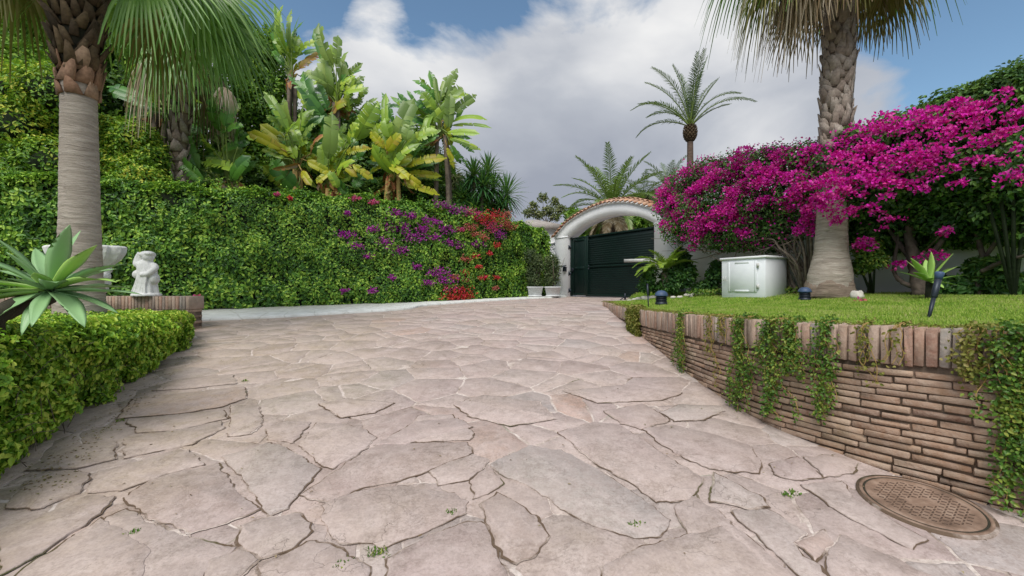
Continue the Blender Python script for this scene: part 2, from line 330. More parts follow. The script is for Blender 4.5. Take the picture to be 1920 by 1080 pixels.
def jointmat(name, near):
    m, nt, out = newmat(name)
    n1 = noise(nt, 3.2, 5, .6); n2 = noise(nt, 40, 5, .7)
    a, b = ((.3, .46) if not near else (.48, .6))
    c = ramp(nt, n1, [(a, (.14, .1, .07)), (b, (.56, .47, .42)), (min(b+.15, 1), (.7, .62, .57))])
    n3 = noise(nt, 1.7, 3); c = mixc(nt, ramp(nt, n3, [(.6, (0, 0, 0)), (.7, (.8, .8, .8))]), c, (.07, .09, .025))
    c = mixc(nt, ramp(nt, n2, [(.3, (.5, .5, .5)), (.6, (0, 0, 0))]), c, (.15, .1, .07))
    princ(nt, out, c, .95, bump(nt, n2, .8, .01), .1); return m
M_joint = jointmat('mortar joints', False); M_jointn = jointmat('worn soil joints', True)
def rustmat():
    m, nt, out = newmat('rusty cast iron'); n1 = noise(nt, 9, 6, .65)
    c = ramp(nt, n1, [(.3, (.13, .085, .06)), (.5, (.25, .165, .12)), (.7, (.36, .26, .2))])
    princ(nt, out, c, .6, bump(nt, noise(nt, 120, 4), .4, .003), .4); return m
M_rust = rustmat(); M_rustd = plain('dark iron', (.12, .075, .05), (.06, .04, .03), 20, .7)
def lawnmat():
    m, nt, out = newmat('turf'); n1 = noise(nt, 12, 5)
    c = ramp(nt, n1, [(.3, (.05, .12, .01)), (.55, (.12, .24, .015)), (.75, (.2, .32, .03))]); princ(nt, out, c, .9, bump(nt, noise(nt, 90, 3), .8, .02), .1); return m
M_lawn = lawnmat()
def kerbmat():
    m, nt, out = newmat('whitewashed paving'); g = N(nt, 'ShaderNodeNewGeometry')
    v = N(nt, 'ShaderNodeTexVoronoi', feature='DISTANCE_TO_EDGE', i_Scale=1.6); nt.links.new(g.outputs['Position'], v.inputs['Vector'])
    cr = ramp(nt, v.outputs[0], [(0, (.6, .6, .6)), (.03, (0, 0, 0))])
    n1 = noise(nt, 5, 5); c = ramp(nt, n1, [(.3, (.55, .56, .53)), (.65, (.72, .74, .72))]); c = mixc(nt, cr, c, (.42, .42, .38))
    princ(nt, out, c, .8, bump(nt, noise(nt, 50, 4), .3, .004), .2); return m
M_kerb = kerbmat()
def tiletop(): pass

# ------------------------------------------------------------------ camera, light, sky
cam = bpy.data.cameras.new('camera'); co = bpy.data.objects.new('camera', cam); COL.objects.link(co)
cam.sensor_width = 36; cam.lens = 15; co.location = (0, 0, EYE); co.rotation_euler = (math.pi/2, 0, 0); cam.clip_end = 2000; cam.clip_start = .05
SC.camera = co
sd = nrm(np.array([-.25, -.78, 1.12])); el = math.asin(sd[2]); az = math.atan2(sd[0], sd[1])
sun = bpy.data.lights.new('sun', 'SUN'); sun.energy = 2.3; sun.angle = math.radians(36); sun.color = (1, .96, .9)
so = bpy.data.objects.new('sun', sun); COL.objects.link(so)
from mathutils import Vector
so.rotation_euler = Vector(sd).to_track_quat('Z', 'Y').to_euler(); so.location = (0, 0, 30)
w = bpy.data.worlds.new('World'); SC.world = w; w.use_nodes = True; nt = w.node_tree; nt.nodes.clear()
wo = N(nt, 'ShaderNodeOutputWorld'); bg = N(nt, 'ShaderNodeBackground'); nt.links.new(bg.outputs[0], wo.inputs[0])
sky = N(nt, 'ShaderNodeTexSky', sky_type='NISHITA', sun_disc=False, sun_elevation=el, sun_rotation=az, altitude=50, air_density=1.0, dust_density=.6, ozone_density=1.5)
bg.inputs[1].default_value = .1
tc = N(nt, 'ShaderNodeTexCoord'); V = tc.outputs['Generated']
def dirv(px, py): return tuple(nrm(np.array([(px-960)/F, 1, (540-py)/F])))
mp = N(nt, 'ShaderNodeMapping'); mp.inputs['Scale'].default_value = (1, 1, 1.8); mp.inputs['Location'].default_value = (3.1, 1.7, .4); nt.links.new(V, mp.inputs[0])
n1 = noise(nt, 3.2, 14, .57, mp.outputs[0], .3); n2 = noise(nt, 2.2, 7, .5, mp.outputs[0], .2)
acc = n1
def madd(a, b, k):
    m = N(nt, 'ShaderNodeMath', operation='MULTIPLY_ADD', i_1=k); nt.links.new(b, m.inputs[0]); nt.links.new(a, m.inputs[2]); return m.outputs[0]
for px, py, r0, r1, k in ((800, -60, .08, .34, -.3), (1180, -130, .05, .3, -.22), (520, -20, .05, .2, -.3), (1900, -60, .08, .33, -.4), (1720, -10, .02, .12, -.14), (1000, -20, .03, .12, -.12),
                          (1100, 330, .3, .8, .25), (1000, 45, .02, .09, .1), (640, 110, .03, .15, .1), (380, 200, .1, .5, .1), (700, 0, .01, .09, .12)):
    d = N(nt, 'ShaderNodeVectorMath', operation='DISTANCE'); nt.links.new(V, d.inputs[0]); d.inputs[1].default_value = dirv(px, py)
    mr = N(nt, 'ShaderNodeMapRange', interpolation_type='SMOOTHSTEP', i_1=r0, i_2=r1, i_3=1.0, i_4=0.0); nt.links.new(d.outputs['Value'], mr.inputs[0])
    acc = madd(acc, mr.outputs[0], k)
cover = ramp(nt, acc, [(.40, (0, 0, 0)), (.455, (.45, .45, .45)), (.54, (1, 1, 1))])
shade = n2
for px, py, r0, r1, k in ((1020, 330, .1, .5, -.2), (760, 110, .02, .22, .12), (1500, 60, .05, .5, .06), (1260, 40, .05, .35, .07), (1150, 260, .05, .25, -.05), (1400, 290, .03, .2, .05)):
    d = N(nt, 'ShaderNodeVectorMath', operation='DISTANCE'); nt.links.new(V, d.inputs[0]); d.inputs[1].default_value = dirv(px, py)
    mr = N(nt, 'ShaderNodeMapRange', interpolation_type='SMOOTHSTEP', i_1=r0, i_2=r1, i_3=1.0, i_4=0.0); nt.links.new(d.outputs['Value'], mr.inputs[0])
    shade = madd(shade, mr.outputs[0], k)
CK = 10.0
ccol = ramp(nt, shade, [(.25, (.24, .26, .31)), (.45, (.34, .36, .4)), (.58, (.48, .49, .51)), (.7, (.6, .6, .6))])
cs = N(nt, 'ShaderNodeVectorMath', operation='SCALE'); cs.inputs['Scale'].default_value = CK; nt.links.new(ccol, cs.inputs[0])
skt = N(nt, 'ShaderNodeVectorMath', operation='MULTIPLY'); skt.inputs[1].default_value = (.95, 1.05, 1.0); nt.links.new(sky.outputs[0], skt.inputs[0])
nt.links.new(mixc(nt, cover, skt.outputs[0], cs.outputs[0]), bg.inputs[0])
SC.view_settings.view_transform = 'Standard'; SC.view_settings.look = 'None'; SC.view_settings.gamma = 1; SC.view_settings.exposure = .55
SC.view_settings.use_curve_mapping = False
SC.render.engine = 'CYCLES'; SC.cycles.max_bounces = 6; SC.cycles.diffuse_bounces = 3; SC.cycles.transmission_bounces = 3; SC.cycles.glossy_bounces = 2; SC.cycles.use_denoising = True

# ================================================================== THE SETTING
def grid(xs, ys, zf):
    X, Y = np.meshgrid(xs, ys); Z = zf(X, Y); v = np.stack([X, Y, Z], -1).reshape(-1, 3); n = len(xs)
    i = np.arange(len(ys)-1)[:, None]*n; j = np.arange(n-1)[None]
    return v, np.stack([i+j, i+j+1, i+n+j+1, i+n+j], -1).reshape(-1, 4)
xs = np.unique(np.concatenate([[-500, -200, -80, -40], np.arange(-20, 20.1, .5), [40, 80, 200, 500]]))
ys = np.unique(np.concatenate([[-500, -200, -80, -30], np.arange(-12, 24.1, .5), [40, 80, 200, 500]]))
tag(MB().add(*grid(xs, ys, lambda x, y: gz(x, y)-.11)).build('ground', M_soil, base=(0, 0, 0)), kind='structure')

# --- crazy paving driveway: slabs traced near the camera, irregular cells beyond
Z8 = lambda L: [(200+x/2.133, 780+y/2.133) for x, y in L]
Z6 = lambda L: [(1100+x/2, 540+y/2) for x, y in L]
Z7 = lambda L: [(x/2.077, 420+y/2.077) for x, y in L]
SL = [Z8([(855,365),(905,335),(1000,305),(1100,290),(1190,283),(1300,300),(1400,320),(1445,345),(1425,390),(1330,440),(1220,490),(1110,530),(1040,515),(930,515),(890,470),(865,420)]),
 Z8([(775,320),(880,250),(960,190),(1090,115),(1200,112),(1440,108),(1460,150),(1290,220),(1220,245),(1170,262),(1040,285),(940,325),(890,340),(800,332)]),
 Z8([(460,165),(560,140),(640,110),(700,125),(760,155),(855,215),(770,315),(730,370),(650,405),(620,370),(560,260),(500,210)]),
 Z8([(75,330),(180,255),(290,225),(440,195),(500,270),(560,340),(610,375),(560,400),(480,430),(340,470),(240,430),(130,380)]),
 Z8([(770,120),(840,30),(960,38),(1030,55),(1080,90),(1000,160),(900,210),(865,205)]),
 Z8([(530,440),(640,415),(760,395),(815,430),(800,480),(740,535),(620,575),(530,515)]),
 Z8([(620,590),(720,560),(825,500),(900,530),(1000,580),(1060,610),(1040,680),(600,700)]),
 Z8([(0,410),(80,375),(200,440),(300,480),(420,520),(520,530),(420,590),(390,640),(380,700),(0,720)]),
 Z8([(1120,640),(1130,570),(1200,530),(1300,480),(1440,425),(1500,425),(1560,540),(1600,620),(1620,700),(1110,700)]),
 Z8([(1495,355),(1570,310),(1640,350),(1720,420),(1770,480),(1750,510),(1700,560),(1640,590),(1590,560),(1540,470)]),
 Z8([(1290,225),(1460,155),(1530,180),(1500,215),(1450,260),(1330,280)]),
 Z8([(1470,330),(1450,270),(1530,200),(1590,270),(1560,300)]),
 Z8([(1205,105),(1190,75),(1250,0),(1380,0),(1470,70),(1450,98)]),
 Z8([(650,100),(640,50),(720,20),(820,28),(750,110)]),
 Z8([(490,85),(500,0),(620,0),(620,40),(570,75)]),
 Z8([(400,640),(400,590),(530,535),(610,580),(540,640),(500,700),(400,700)]),
 [(920,872),(990,838),(1050,845),(1110,875),(1200,935),(1262,980),(1235,1008),(1190,1010),(1110,985),(1050,955),(1020,930),(975,905),(940,890)],
 [(1045,812),(1110,793),(1160,797),(1240,850),(1320,900),(1310,915),(1290,940),(1230,942),(1180,905),(1120,870)],
 Z6([(210,530),(320,515),(450,545),(610,590),(655,660),(640,695),(520,690),(460,680),(380,645),(270,580)]),
 Z6([(70,465),(210,438),(270,470),(310,500),(200,532),(130,510)]),
 Z6([(280,470),(350,440),(500,445),(520,460),(440,495),(330,500)]),
 Z6([(330,830),(395,785),(480,835),(550,885),(470,915),(390,930),(350,870)]),
 Z6([(480,700),(540,730),(660,790),(680,820),(620,830),(520,810),(465,800)]),
 Z6([(690,660),(790,635),(880,715),(780,725),(700,700)]),
 Z6([(60,1100),(60,1050),(200,980),(380,935),(550,895),(650,970),(790,1100)]),
 Z6([(545,840),(680,835),(830,920),(780,960),(800,1010),(870,1040),(900,1100),(810,1100),(680,970)]),
 Z6([(800,740),(960,730),(1000,790),(1100,850),(1260,940),(1210,980),(1080,910),(960,850),(850,770)]),
 Z6([(900,995),(960,935),(1080,985),(1200,1040),(1330,1100),(910,1100)]),
 Z6([(790,960),(890,915),(925,960),(850,1020)]),
 Z6([(820,640),(940,630),(1020,660),(1000,700),(890,715)]),
 Z6([(400,660),(500,700),(460,790),(400,770),(250,790),(200,750),(150,650),(10,520),(60,515),(200,560)])[:0] or Z6([(500,850),(560,905),(640,985),(700,1040),(680,1060),(600,980),(510,900)]),
 [(600,758),(650,748),(740,757),(700,775),(640,785)],
 [(705,835),(780,792),(860,785),(885,800),(800,822),(760,835)],
 [(1060,735),(1170,722),(1280,738),(1240,752),(1120,756)],
 [(850,760),(905,742),(1010,755),(1040,785),(960,800),(880,780)],
 Z7([(490,770),(870,725),(880,760),(700,800),(540,815)]), Z7([(490,835),(700,805),(860,770),(870,800),(750,860),(560,900),(480,915)]),
 Z7([(370,970),(740,885),(790,940),(640,980),(480,1040),(340,1050)]), Z7([(460,760),(520,685),(950,635),(960,680),(860,715),(700,740)]),
 Z7([(900,710),(1010,710),(1015,770),(890,830)]), Z7([(90,1010),(300,965),(340,975),(310,1050),(160,1110),(20,1110)]),
 Z7([(110,960),(200,900),(300,860),(460,850),(440,920),(300,955)]), Z7([(600,650),(680,610),(900,590),(930,620),(760,640)]),
 [(0,1010),(90,965),(170,930),(215,935),(190,965),(60,1050),(0,1080)], [(20,1095),(60,1060),(190,975),(240,1000),(280,1040),(260,1095)],
]
def pin(p, poly):
    x, y = p; c = False; n = len(poly)
    for i in range(n):
        x1, y1 = poly[i]; x2, y2 = poly[i-1]
        if (y1 > y) != (y2 > y) and x < (x2-x1)*(y-y1)/(y2-y1)+x1: c = not c
    return c
def inset(poly, d):                    # move each edge inwards by d (counter-clockwise polygon)
    p = np.array(poly); a = np.roll(p, 1, 0); b = np.roll(p, -1, 0)
    e1 = nrm(p-a); e2 = nrm(b-p); n1 = np.stack([-e1[:, 1], e1[:, 0]], 1); n2 = np.stack([-e2[:, 1], e2[:, 0]], 1)
    m = nrm(n1+n2); k = np.clip((m*n1).sum(1), .5, 1)[:, None]; return p+m*d/k
def ccw(p):
    p = np.array(p); x, y = p.T; return p if (x*np.roll(y, -1)-y*np.roll(x, -1)).sum() > 0 else p[::-1]
def rough_edge(p, step, amp, seed=0, f=9):
    out = []; p = np.array(p)
    for i in range(len(p)):
        a, b = p[i], p[(i+1) % len(p)]; k = max(1, int(np.linalg.norm(b-a)/step))
        for t in range(k): out.append(a+(b-a)*t/k)
    out = np.array(out); q = np.hstack([out, np.zeros((len(out), 1))])
    return out+amp*np.stack([wob(q, f, seed), wob(q, f, seed+5)], 1)+amp*.5*np.stack([wob(q, f*3, seed+1), wob(q, f*3, seed+6)], 1)
def chaikin(p):
    p = np.array(p); b = np.roll(p, -1, 0); return np.stack([p*.88+b*.12, p*.12+b*.88], 1).reshape(-1, 2)
def add_stone(mb, poly, top, gap, bev=.009, deep=.03, tilt=0):
    p0 = inset(poly, gap); p1 = inset(p0, bev); c = p0.mean(0); k = len(p0)
    tx, ty = R.uniform(-tilt, tilt, 2)
    z = lambda q, dz: gz(q[:, 0], q[:, 1])+dz+(q[:, 0]-c[0])*tx+(q[:, 1]-c[1])*ty
    v = np.vstack([np.column_stack([p0, z(p0, -deep)]), np.column_stack([p0, z(p0, top-bev*.7)]), np.column_stack([p1, z(p1, top)])])
    f = [(i, (i+1) % k, k+(i+1) % k, k+i) for i in range(k)]+[(k+i, k+(i+1) % k, 2*k+(i+1) % k, 2*k+i) for i in range(k)]+[tuple(range(2*k, 3*k))]
    mb.add(v, f)
mh_c = ground(1728, 946)
stones = MB(); ap = MB(); traced = []
for i, s in enumerate(SL):
    g = ccw([ground(*p)[:2] for p in s]); g = rough_edge(g, .022, .009, 3, 12)+np.stack([wob(np.hstack([rough_edge(g, .022, 0, 3), np.zeros((len(rough_edge(g, .022, 0, 3)), 1))]), 38, i)*.0035]*2, 1); traced.append(g)
    big = inset(g, -R.uniform(.004, .013)); big = big+.006*np.stack([wob(np.hstack([big, 0*big[:, :1]]), 15, i), wob(np.hstack([big, 0*big[:, :1]]), 15, i+7)], 1); k = len(big); dz = .004+i*.00006; ap.add(np.column_stack([big, gz(big[:, 0], big[:, 1])+dz]), [tuple(range(k))])
    add_stone(stones, g, .0090+i*.0001, .0, .0035, .012)
# seeds
rs = np.random.RandomState(5); seeds = []; cell = .28; G = {}
def okseed(p, r):
    gx, gy = int(p[0]//.7), int(p[1]//.7)
    for a in (-1, 0, 1):
        for b in (-1, 0, 1):
            for q, rq in G.get((gx+a, gy+b), ()):
                if (p[0]-q[0])**2+((p[1]-q[1])*1.15)**2 < (.5*(r+rq))**2: return False
    return True
for rmin, rmax, n in ((.62, .66, 900), (.46, .56, 3000), (.3, .4, 6000), (.2, .24, 4000)):
    for _ in range(n):
        p = rs.uniform([-10.5, .2], [6.2, 17.6]); r = rs.uniform(rmin, rmax)
        if rmin < .25 and rs.rand() < .85: continue
        if okseed(p, r): seeds.append(p); G.setdefault((int(p[0]//.7), int(p[1]//.7)), []).append((p, r))
S = np.array(seeds)
ths = np.linspace(0, 2*np.pi, 7)[:-1]
for i, p in enumerate(S):
    ang = wob(np.array([p[0], p[1], 0])*.35, 1, 4)*1.2; ca, sa = math.cos(ang), math.sin(ang)
    dv = S-p; near = np.argsort((dv**2).sum(1))[1:26]
    poly = [np.array([p[0]+.8*c, p[1]+.8*s]) for c, s in ((-1, -1), (1, -1), (1, 1), (-1, 1))]
    for j in near:
        q = S[j]; m = (p+q)/2; nn = q-p; out = []
        for a in range(len(poly)):
            A, B = poly[a], poly[(a+1) % len(poly)]; da, db = (A-m)@nn, (B-m)@nn
            if da <= 0: out.append(A)
            if (da < 0) != (db < 0) and abs(da-db) > 1e-12: out.append(A+(B-A)*da/(da-db))
        poly = out
        if len(poly) < 3: break
    if len(poly) < 3: continue
    P = ccw(poly); q = [P[0]]
    for a in P[1:]:
        if np.linalg.norm(a-q[-1]) > .03: q.append(a)
    if len(q) < 3 or np.linalg.norm(q[0]-q[-1]) < .03: q = q[:-1]
    if len(q) < 3: continue
    c = np.mean(q, 0)
    if np.linalg.norm(c-mh_c[:2]) < .28: continue
    if any(pin(c, t) and np.linalg.norm(c-t.mean(0)) < .15 for t in traced[:0]): continue
    parts = [q]
    if rs.rand() < (.35 if c[1] < 8 else .2) and len(q) >= 4:      # some slabs are broken in two
        k0 = rs.randint(len(q)); k1 = (k0+len(q)//2) % len(q); a_, b_ = sorted((k0, k1)); A_ = q[a_]*(1-(t_ := rs.uniform(.2, .8)))+q[(a_+1) % len(q)]*t_; B_ = q[b_]*.5+q[(b_+1) % len(q)]*.5
        parts = [[A_]+q[a_+1:b_+1]+[B_], [B_]+q[b_+1:]+q[:a_+1]+[A_]]
    for q in parts:
        if len(q) < 3: continue
        g = rough_edge(q, .035 if c[1] < 6 else .1, .009, 3, 9)+rs.normal(0, .0022 if c[1] < 6 else .004, (1, 2)); g = g+np.stack([wob(np.hstack([g, np.zeros((len(g), 1))]), 16, i % 90)*.0045, wob(np.hstack([g, np.zeros((len(g), 1))]), 16, i % 70)*.0045], 1)
        if c[1] < 1.3 or abs(c[0]) > 1.35*c[1]+1: g = rough_edge(q, .15, .006, 3)
        add_stone(stones, g, rs.uniform(-.003, 0), rs.choice([.003, .005, .009, .014]), .003, .02, .004 if c[1] < 9 else 0)
    continue
    if c[1] < 1.3 or abs(c[0]) > 1.35*c[1]+1: g = rough_edge(q, .15, .006, 3)
    add_stone(stones, g, rs.uniform(-.003, 0), rs.choice([.005, .008, .012, .018]), .004, .02, .004 if c[1] < 9 else 0)
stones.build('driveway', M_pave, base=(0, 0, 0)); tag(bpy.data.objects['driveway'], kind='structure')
jx = np.arange(-10.6, 6.6, .1); jy = np.arange(-4, 18, .1)
jo = MB().add(*grid(jx, jy, lambda x, y: gz(x, y)-.0045+.0015*wob(np.stack([x, y, 0*x], -1), 14, 2))).build('driveway_joint', M_joint, base=(0, 0, 0)); tag(jo, kind='structure')
tag(ap.build('driveway_joint', M_jointn, base=(0, 0, 0)), kind='structure')
# weeds in the joints
wd = MB()
for px, py in ((718, 1035), (845, 962), (700, 1040), (250, 1000), (1490, 925), (225, 790), (640, 1060), (1190, 985), (1475, 930), (460, 715)):
    g = ground(px, py); n = 26; p = g+np.column_stack([R.normal(0, .018, (n, 2)), np.full(n, .002)]); D = nrm(R.normal(0, .6, (n, 3))+UP)
    wd.add(*leaves(p, D, rdir(n)+UP, R.uniform(.012, .03, n), R.uniform(.005, .012, n)))
tag(wd.build('joint_weeds', M_vine), 'small green weeds sprouting from the joints of the crazy paving', 'weeds', kind='stuff')
# fallen leaves and litter on the paving
lt = MB(); n = 260; q = np.column_stack([R.uniform(-5, 3, n), R.uniform(1.6, 9, n)])
q2 = np.array([ground(px_+R.uniform(5, 90)*(py_-560)/300, py_+R.uniform(0, 40)*(py_-560)/300)[:2] for px_, py_ in [(lambda t: (352-344*t, 650+245*t))(R.uniform(0, 1)) for _ in range(420)]]); q = np.vstack([q, q2]); n = len(q)
lt.add(*leaves(np.column_stack([q, gz(q[:, 0], q[:, 1])+.008+R.uniform(.009, .014, n)*0+.008]), np.column_stack([R.normal(size=(n, 2)), R.uniform(0, .15, n)]), np.tile(UP, (n, 1)), R.uniform(.012, .03, n), R.uniform(.005, .014, n)))
tag(lt.build('fallen_leaves', leafmat('dry fallen leaf', [(.1, .06, .03), (.25, .17, .08), (.4, .33, .2), (.16, .16, .04)], rough=.8, trans=.1)), 'tiny dry leaves scattered over the crazy paving', 'fallen leaves', kind='stuff')

# --- manhole cover
sl = nrm(np.array([0, .1, 1.])*np.array([1, -1, 1])); e1 = np.array([1., 0, 0]); e2 = np.cross(sl, e1)
e2 = -e2 if e2[1] < 0 else e2
def onslope(u, v, h): return mh_c+e1*u+e2*v+sl*h
def disc(r0, r1, h0, h1, M=64):
    th = np.linspace(0, 2*np.pi, M, endpoint=False)
    rings = [[onslope(r*math.cos(a), r*math.sin(a), h) for a in th] for r, h in ((r1, h0), (r1, h1), (r0, h1), (r0, h0))]
    return loft(rings, caps=False)
mt = thing('manhole_cover', mh_c, 'round rusty cast iron manhole cover set in the paving beside the brick retaining wall', 'manhole cover')
MB().add(*disc(.0, .318, -.02, .0145)).build('surround', M_jointn, mt)
MB().add(*disc(.27, .284, -.01, .0150)).build('seat_gap', M_twig, mt)
MB().add(*disc(.284, .302, -.01, .0175)).build('frame', M_rust, mt)
cv = MB(); th = np.linspace(0, 2*np.pi, 64, endpoint=False)
cv.add(*loft([[onslope(r*math.cos(a), r*math.sin(a), h) for a in th] for r, h in ((.272, .0), (.272, .016), (.269, .0178), (.24, .0178), (.238, .0165), (.001, .0165))]))
lg = MB()
for iu in range(-7, 8):
    for iv in range(-9, 10):
        u = iu*.034; v = iv*.026
        if u*u+v*v > .222**2 or (abs(v) < .03 and abs(u) < .09): continue
        a = .6 if (iu+iv) % 2 else -.6; ax = e1*math.cos(a)+e2*math.sin(a); ay = np.cross(sl, ax)
        cbox(lg, onslope(u, v, .0168), ax, ay, sl, (.012, .0036, .0028), .001)
cvo = cv.build('cover', M_rust, mt); lg.build('raised_pattern', M_rustd, cvo)

# --- white kerb strip along the hedge
kf = [(353, 603), (500, 597), (640, 589), (760, 581), (800, 574), (900, 566), (1000, 560.5), (1062, 557.6)]
kb = [(330, 585), (500, 583), (640, 577), (760, 571), (800, 567.5), (900, 560), (1000, 556), (1062, 555)]
KF = curve([ground(*p) for p in kf], 5); KB = curve([ground(px, py-4) for px, py in kb], 5)
k = MB(); rr = []
for a, b in zip(KF, KB):
    h = .055; c = a.copy(); za = gz(a[0], a[1]); zb = gz(b[0], b[1])
    rr.append([(a[0], a[1], za-.05), (a[0], a[1], za+h-.012), (a[0]+(b[0]-a[0])*.015, a[1]+(b[1]-a[1])*.015, za+h), (b[0], b[1], zb+h), (b[0], b[1], zb-.05)])
k.add(*loft(np.array(rr)[:, ::-1])); tag(k.build('kerb_strip', M_kerb, base=(0, 0, 0)), kind='structure')

# ================================================================== BRICK RETAINING WALL AND LAWN
wb = [(1142, 578), (1160, 595), (1225, 648), (1300, 708), (1420, 785), (1600, 860), (1750, 912), (1920, 965)]
wp = [ground(*p)[:2] for p in wb]; wp[0] = wp[0]+[0, .1]
wp += [wp[-1]+[.75, -.38], wp[-1]+[1.9, -.75]]
wp = [np.array([3.1, 12.6]), np.array([2.55, 11.8])]+wp
WP = curve([(a[0], a[1], 0) for a in wp], 24)[:, :2]
dd = np.concatenate([[0], np.cumsum(np.linalg.norm(np.diff(WP, axis=0), axis=1))])
def wall_at(u): return np.array([np.interp(u, dd, WP[:, 0]), np.interp(u, dd, WP[:, 1])])
WL = dd[-1]
def wfr(u):                            # point, along, outward (towards the drive)
    p = wall_at(u); t = nrm(wall_at(u+.02)-wall_at(u-.02)); return p, t, np.array([t[1], -t[0]])*(1 if True else 1)
# outward must face the drive: camera side
_p, _t, _o = wfr(WL*.6); SGN = 1 if _o @ (np.array([0, 2.])-_p) > 0 else -1
def topz(y): return EYE+np.interp(y, [1, 2.4, 3.3, 4.1, 5.4, 7.4, 10.4, 12.6], [-.235, -.25, -.285, -.30, -.335, -.39, -.40, -.38])
rw = thing('retaining_wall', (*wall_at(WL*.6), 0), 'curved low retaining wall of thin old bricks holding up the lawn', 'brick wall')
ck = []
for u in np.linspace(0, WL, 160):
    p, t, o = wfr(u); o = o*SGN; a = p-o*.016; b = p-o*.2; z1 = topz(p[1])-.03
    ck.append([(*a, gz(*a)-.15), (*b, gz(*b)-.15), (*b, z1), (*a, z1)])
MB().add(*loft(ck)).build('mortar', M_mortar, rw)
cp = MB(); u = .0; capH = .27
while u < WL:
    wd_ = R.uniform(.048, .066)
    p, t, o = wfr(u+wd_/2); o = o*SGN; tz = topz(p[1]); hh = capH*R.uniform(.93, 1.0); hh = min(hh, tz-gz(*p)+.02)
    T = nrm(np.array([t[0], t[1], R.uniform(-.03, .03)])); O = nrm(np.array([o[0], o[1], R.uniform(-.03, .03)])); Zv = nrm(np.cross(T, O)); Zv = Zv*np.sign(Zv[2])
    c = np.array([*(p-o*(.095+R.uniform(-.008, .008))), tz-hh/2+R.uniform(-.006, .006)])
    cbox(cp, c, T, O, Zv, (wd_/2-.003, .12, hh/2), .0045, .004); u += wd_+R.uniform(.003, .01)
cp.build('brick_cap', M_cap, rw)
bk = MB(); ch = .052
for row in range(24):
    u = R.uniform(0, .25)
    while u < WL:
        L = R.uniform(.2, .3); p, t, o = wfr(u+L/2); o = o*SGN; z = topz(p[1])-capH-.018-(row+.5)*ch
        zz = z+.006*math.sin(u*3+row)
        if z > gz(*p)-.06:
            sl_ = (topz(wall_at(min(u+L, WL))[1])-topz(wall_at(u)[1]))/L
            T = nrm(np.array([t[0], t[1], sl_+R.uniform(-.012, .012)])); O = np.array([o[0], o[1], 0]); Zv = nrm(np.cross(T, O)); Zv = Zv*np.sign(Zv[2])
            cbox(bk, [*(p-o*(.05+R.uniform(-.006, .006))), zz], T, O, Zv, (L/2-.0055, .055, ch/2-.006+R.uniform(-.002, .001)), .0035, .0032)
        u += L+.002
bk.build('brick_courses', M_brick, rw)

def lz(x, y):                          # lawn height: edge follows the wall cap, crowns up towards the back wall
    P = np.stack([np.asarray(x, float), np.asarray(y, float)], -1)
    d = np.sqrt(((P[..., None, :]-WP[::6])**2).sum(-1)).min(-1)
    edge = topz(P[..., 1])-.025
    b = ((P-P0)@WB); back = EYE-.1
    k = d/(d+np.maximum(b-.2, .05)+.3)
    k = sst(0, 1, k)
    return edge*(1-k)+back*k+.012*wob(np.stack([P[..., 0], P[..., 1], 0*P[..., 0]], -1), 1.3, 8)
def inlawn(P):                         # right of wall line, in front of the back wall
    dv = P[:, None]-WP[None, ::4]; j = (dv**2).sum(2).argmin(1); idx = np.clip(np.arange(len(WP))[::4][j], 1, len(WP)-2)
    t = nrm(WP[idx+1]-WP[idx-1]); o = np.stack([t[:, 1], -t[:, 0]], 1)*SGN; side = ((P-WP[idx])*o).sum(1)
    b = (P-P0)@WB
    return (side < -.17) & (b > .15)
xs = np.arange(2.1, 13, .12); ys = np.arange(1.2, 13.6, .12); gv, gf = grid(xs, ys, lz)
keep = inlawn(gv[:, :2]) | False; fk = keep[gf].all(1)
mbl = MB(); mbl.add(gv, gf[fk]); tag(mbl.build('lawn', M_lawn, base=(0, 0, 0)), kind='structure')
gr = MB(); 
for (x0, x1, y0, y1, n, L, W) in ((2.1, 6, 1.6, 4.2, 52000, .035, .004), (2.1, 8, 4.2, 8, 90000, .036, .005), (2.1, 8, 8, 13.4, 55000, .036, .0065)):
    q = np.column_stack([R.uniform(x0, x1, n), R.uniform(y0, y1, n)]); q = q[(q[:, 0] < q[:, 1]*1.45+.6)]; q = q[inlawn(q+0)]; n = len(q)
    d = R.normal(0, .45, (n, 3))+UP
    sc = 1+.5*wob(np.column_stack([q, 0*q[:, 0]]), 2.2, 9)[:, None]*.6
    gr.add(*leaves(np.column_stack([q, lz(q[:, 0], q[:, 1])-.004]), d, rdir(n), (R.uniform(.6, 1.25, n)*L*sc[:, 0]), W, .1, .1))
# overhanging tufts at the cap
n = 16000; uu = R.uniform(0, WL, n); P = np.array([wall_at(u) for u in uu]); T = np.array([wfr(u)[2]*SGN for u in uu]); off = R.uniform(-.24, .0, n)**1
P = P+T*off[:, None]; gr.add(*leaves(np.column_stack([P, topz(P[:, 1])-.01+R.uniform(0, .01, n)]), np.column_stack([T*R.uniform(-.6, .9, (n, 1)), np.zeros(n)])+R.normal(0, .4, (n, 3))+UP*.55, rdir(n), R.uniform(.015, .042, n), .005, .1, .3)) if False else None
nt_ = 420; cu = R.uniform(0, WL, nt_); cnt = 40; uu = np.repeat(cu, cnt)+R.normal(0, .05, nt_*cnt); uu = np.clip(uu, 0, WL); n = len(uu)
PX = np.stack([np.interp(uu, dd, WP[:, 0]), np.interp(uu, dd, WP[:, 1])], 1); PX2 = np.stack([np.interp(uu+.02, dd, WP[:, 0]), np.interp(uu+.02, dd, WP[:, 1])], 1)
T = nrm(PX2-PX+1e-9); T = np.stack([T[:, 1], -T[:, 0]], 1)*SGN; P = PX+T*(-.2+R.uniform(-.05, .1, n))[:, None]
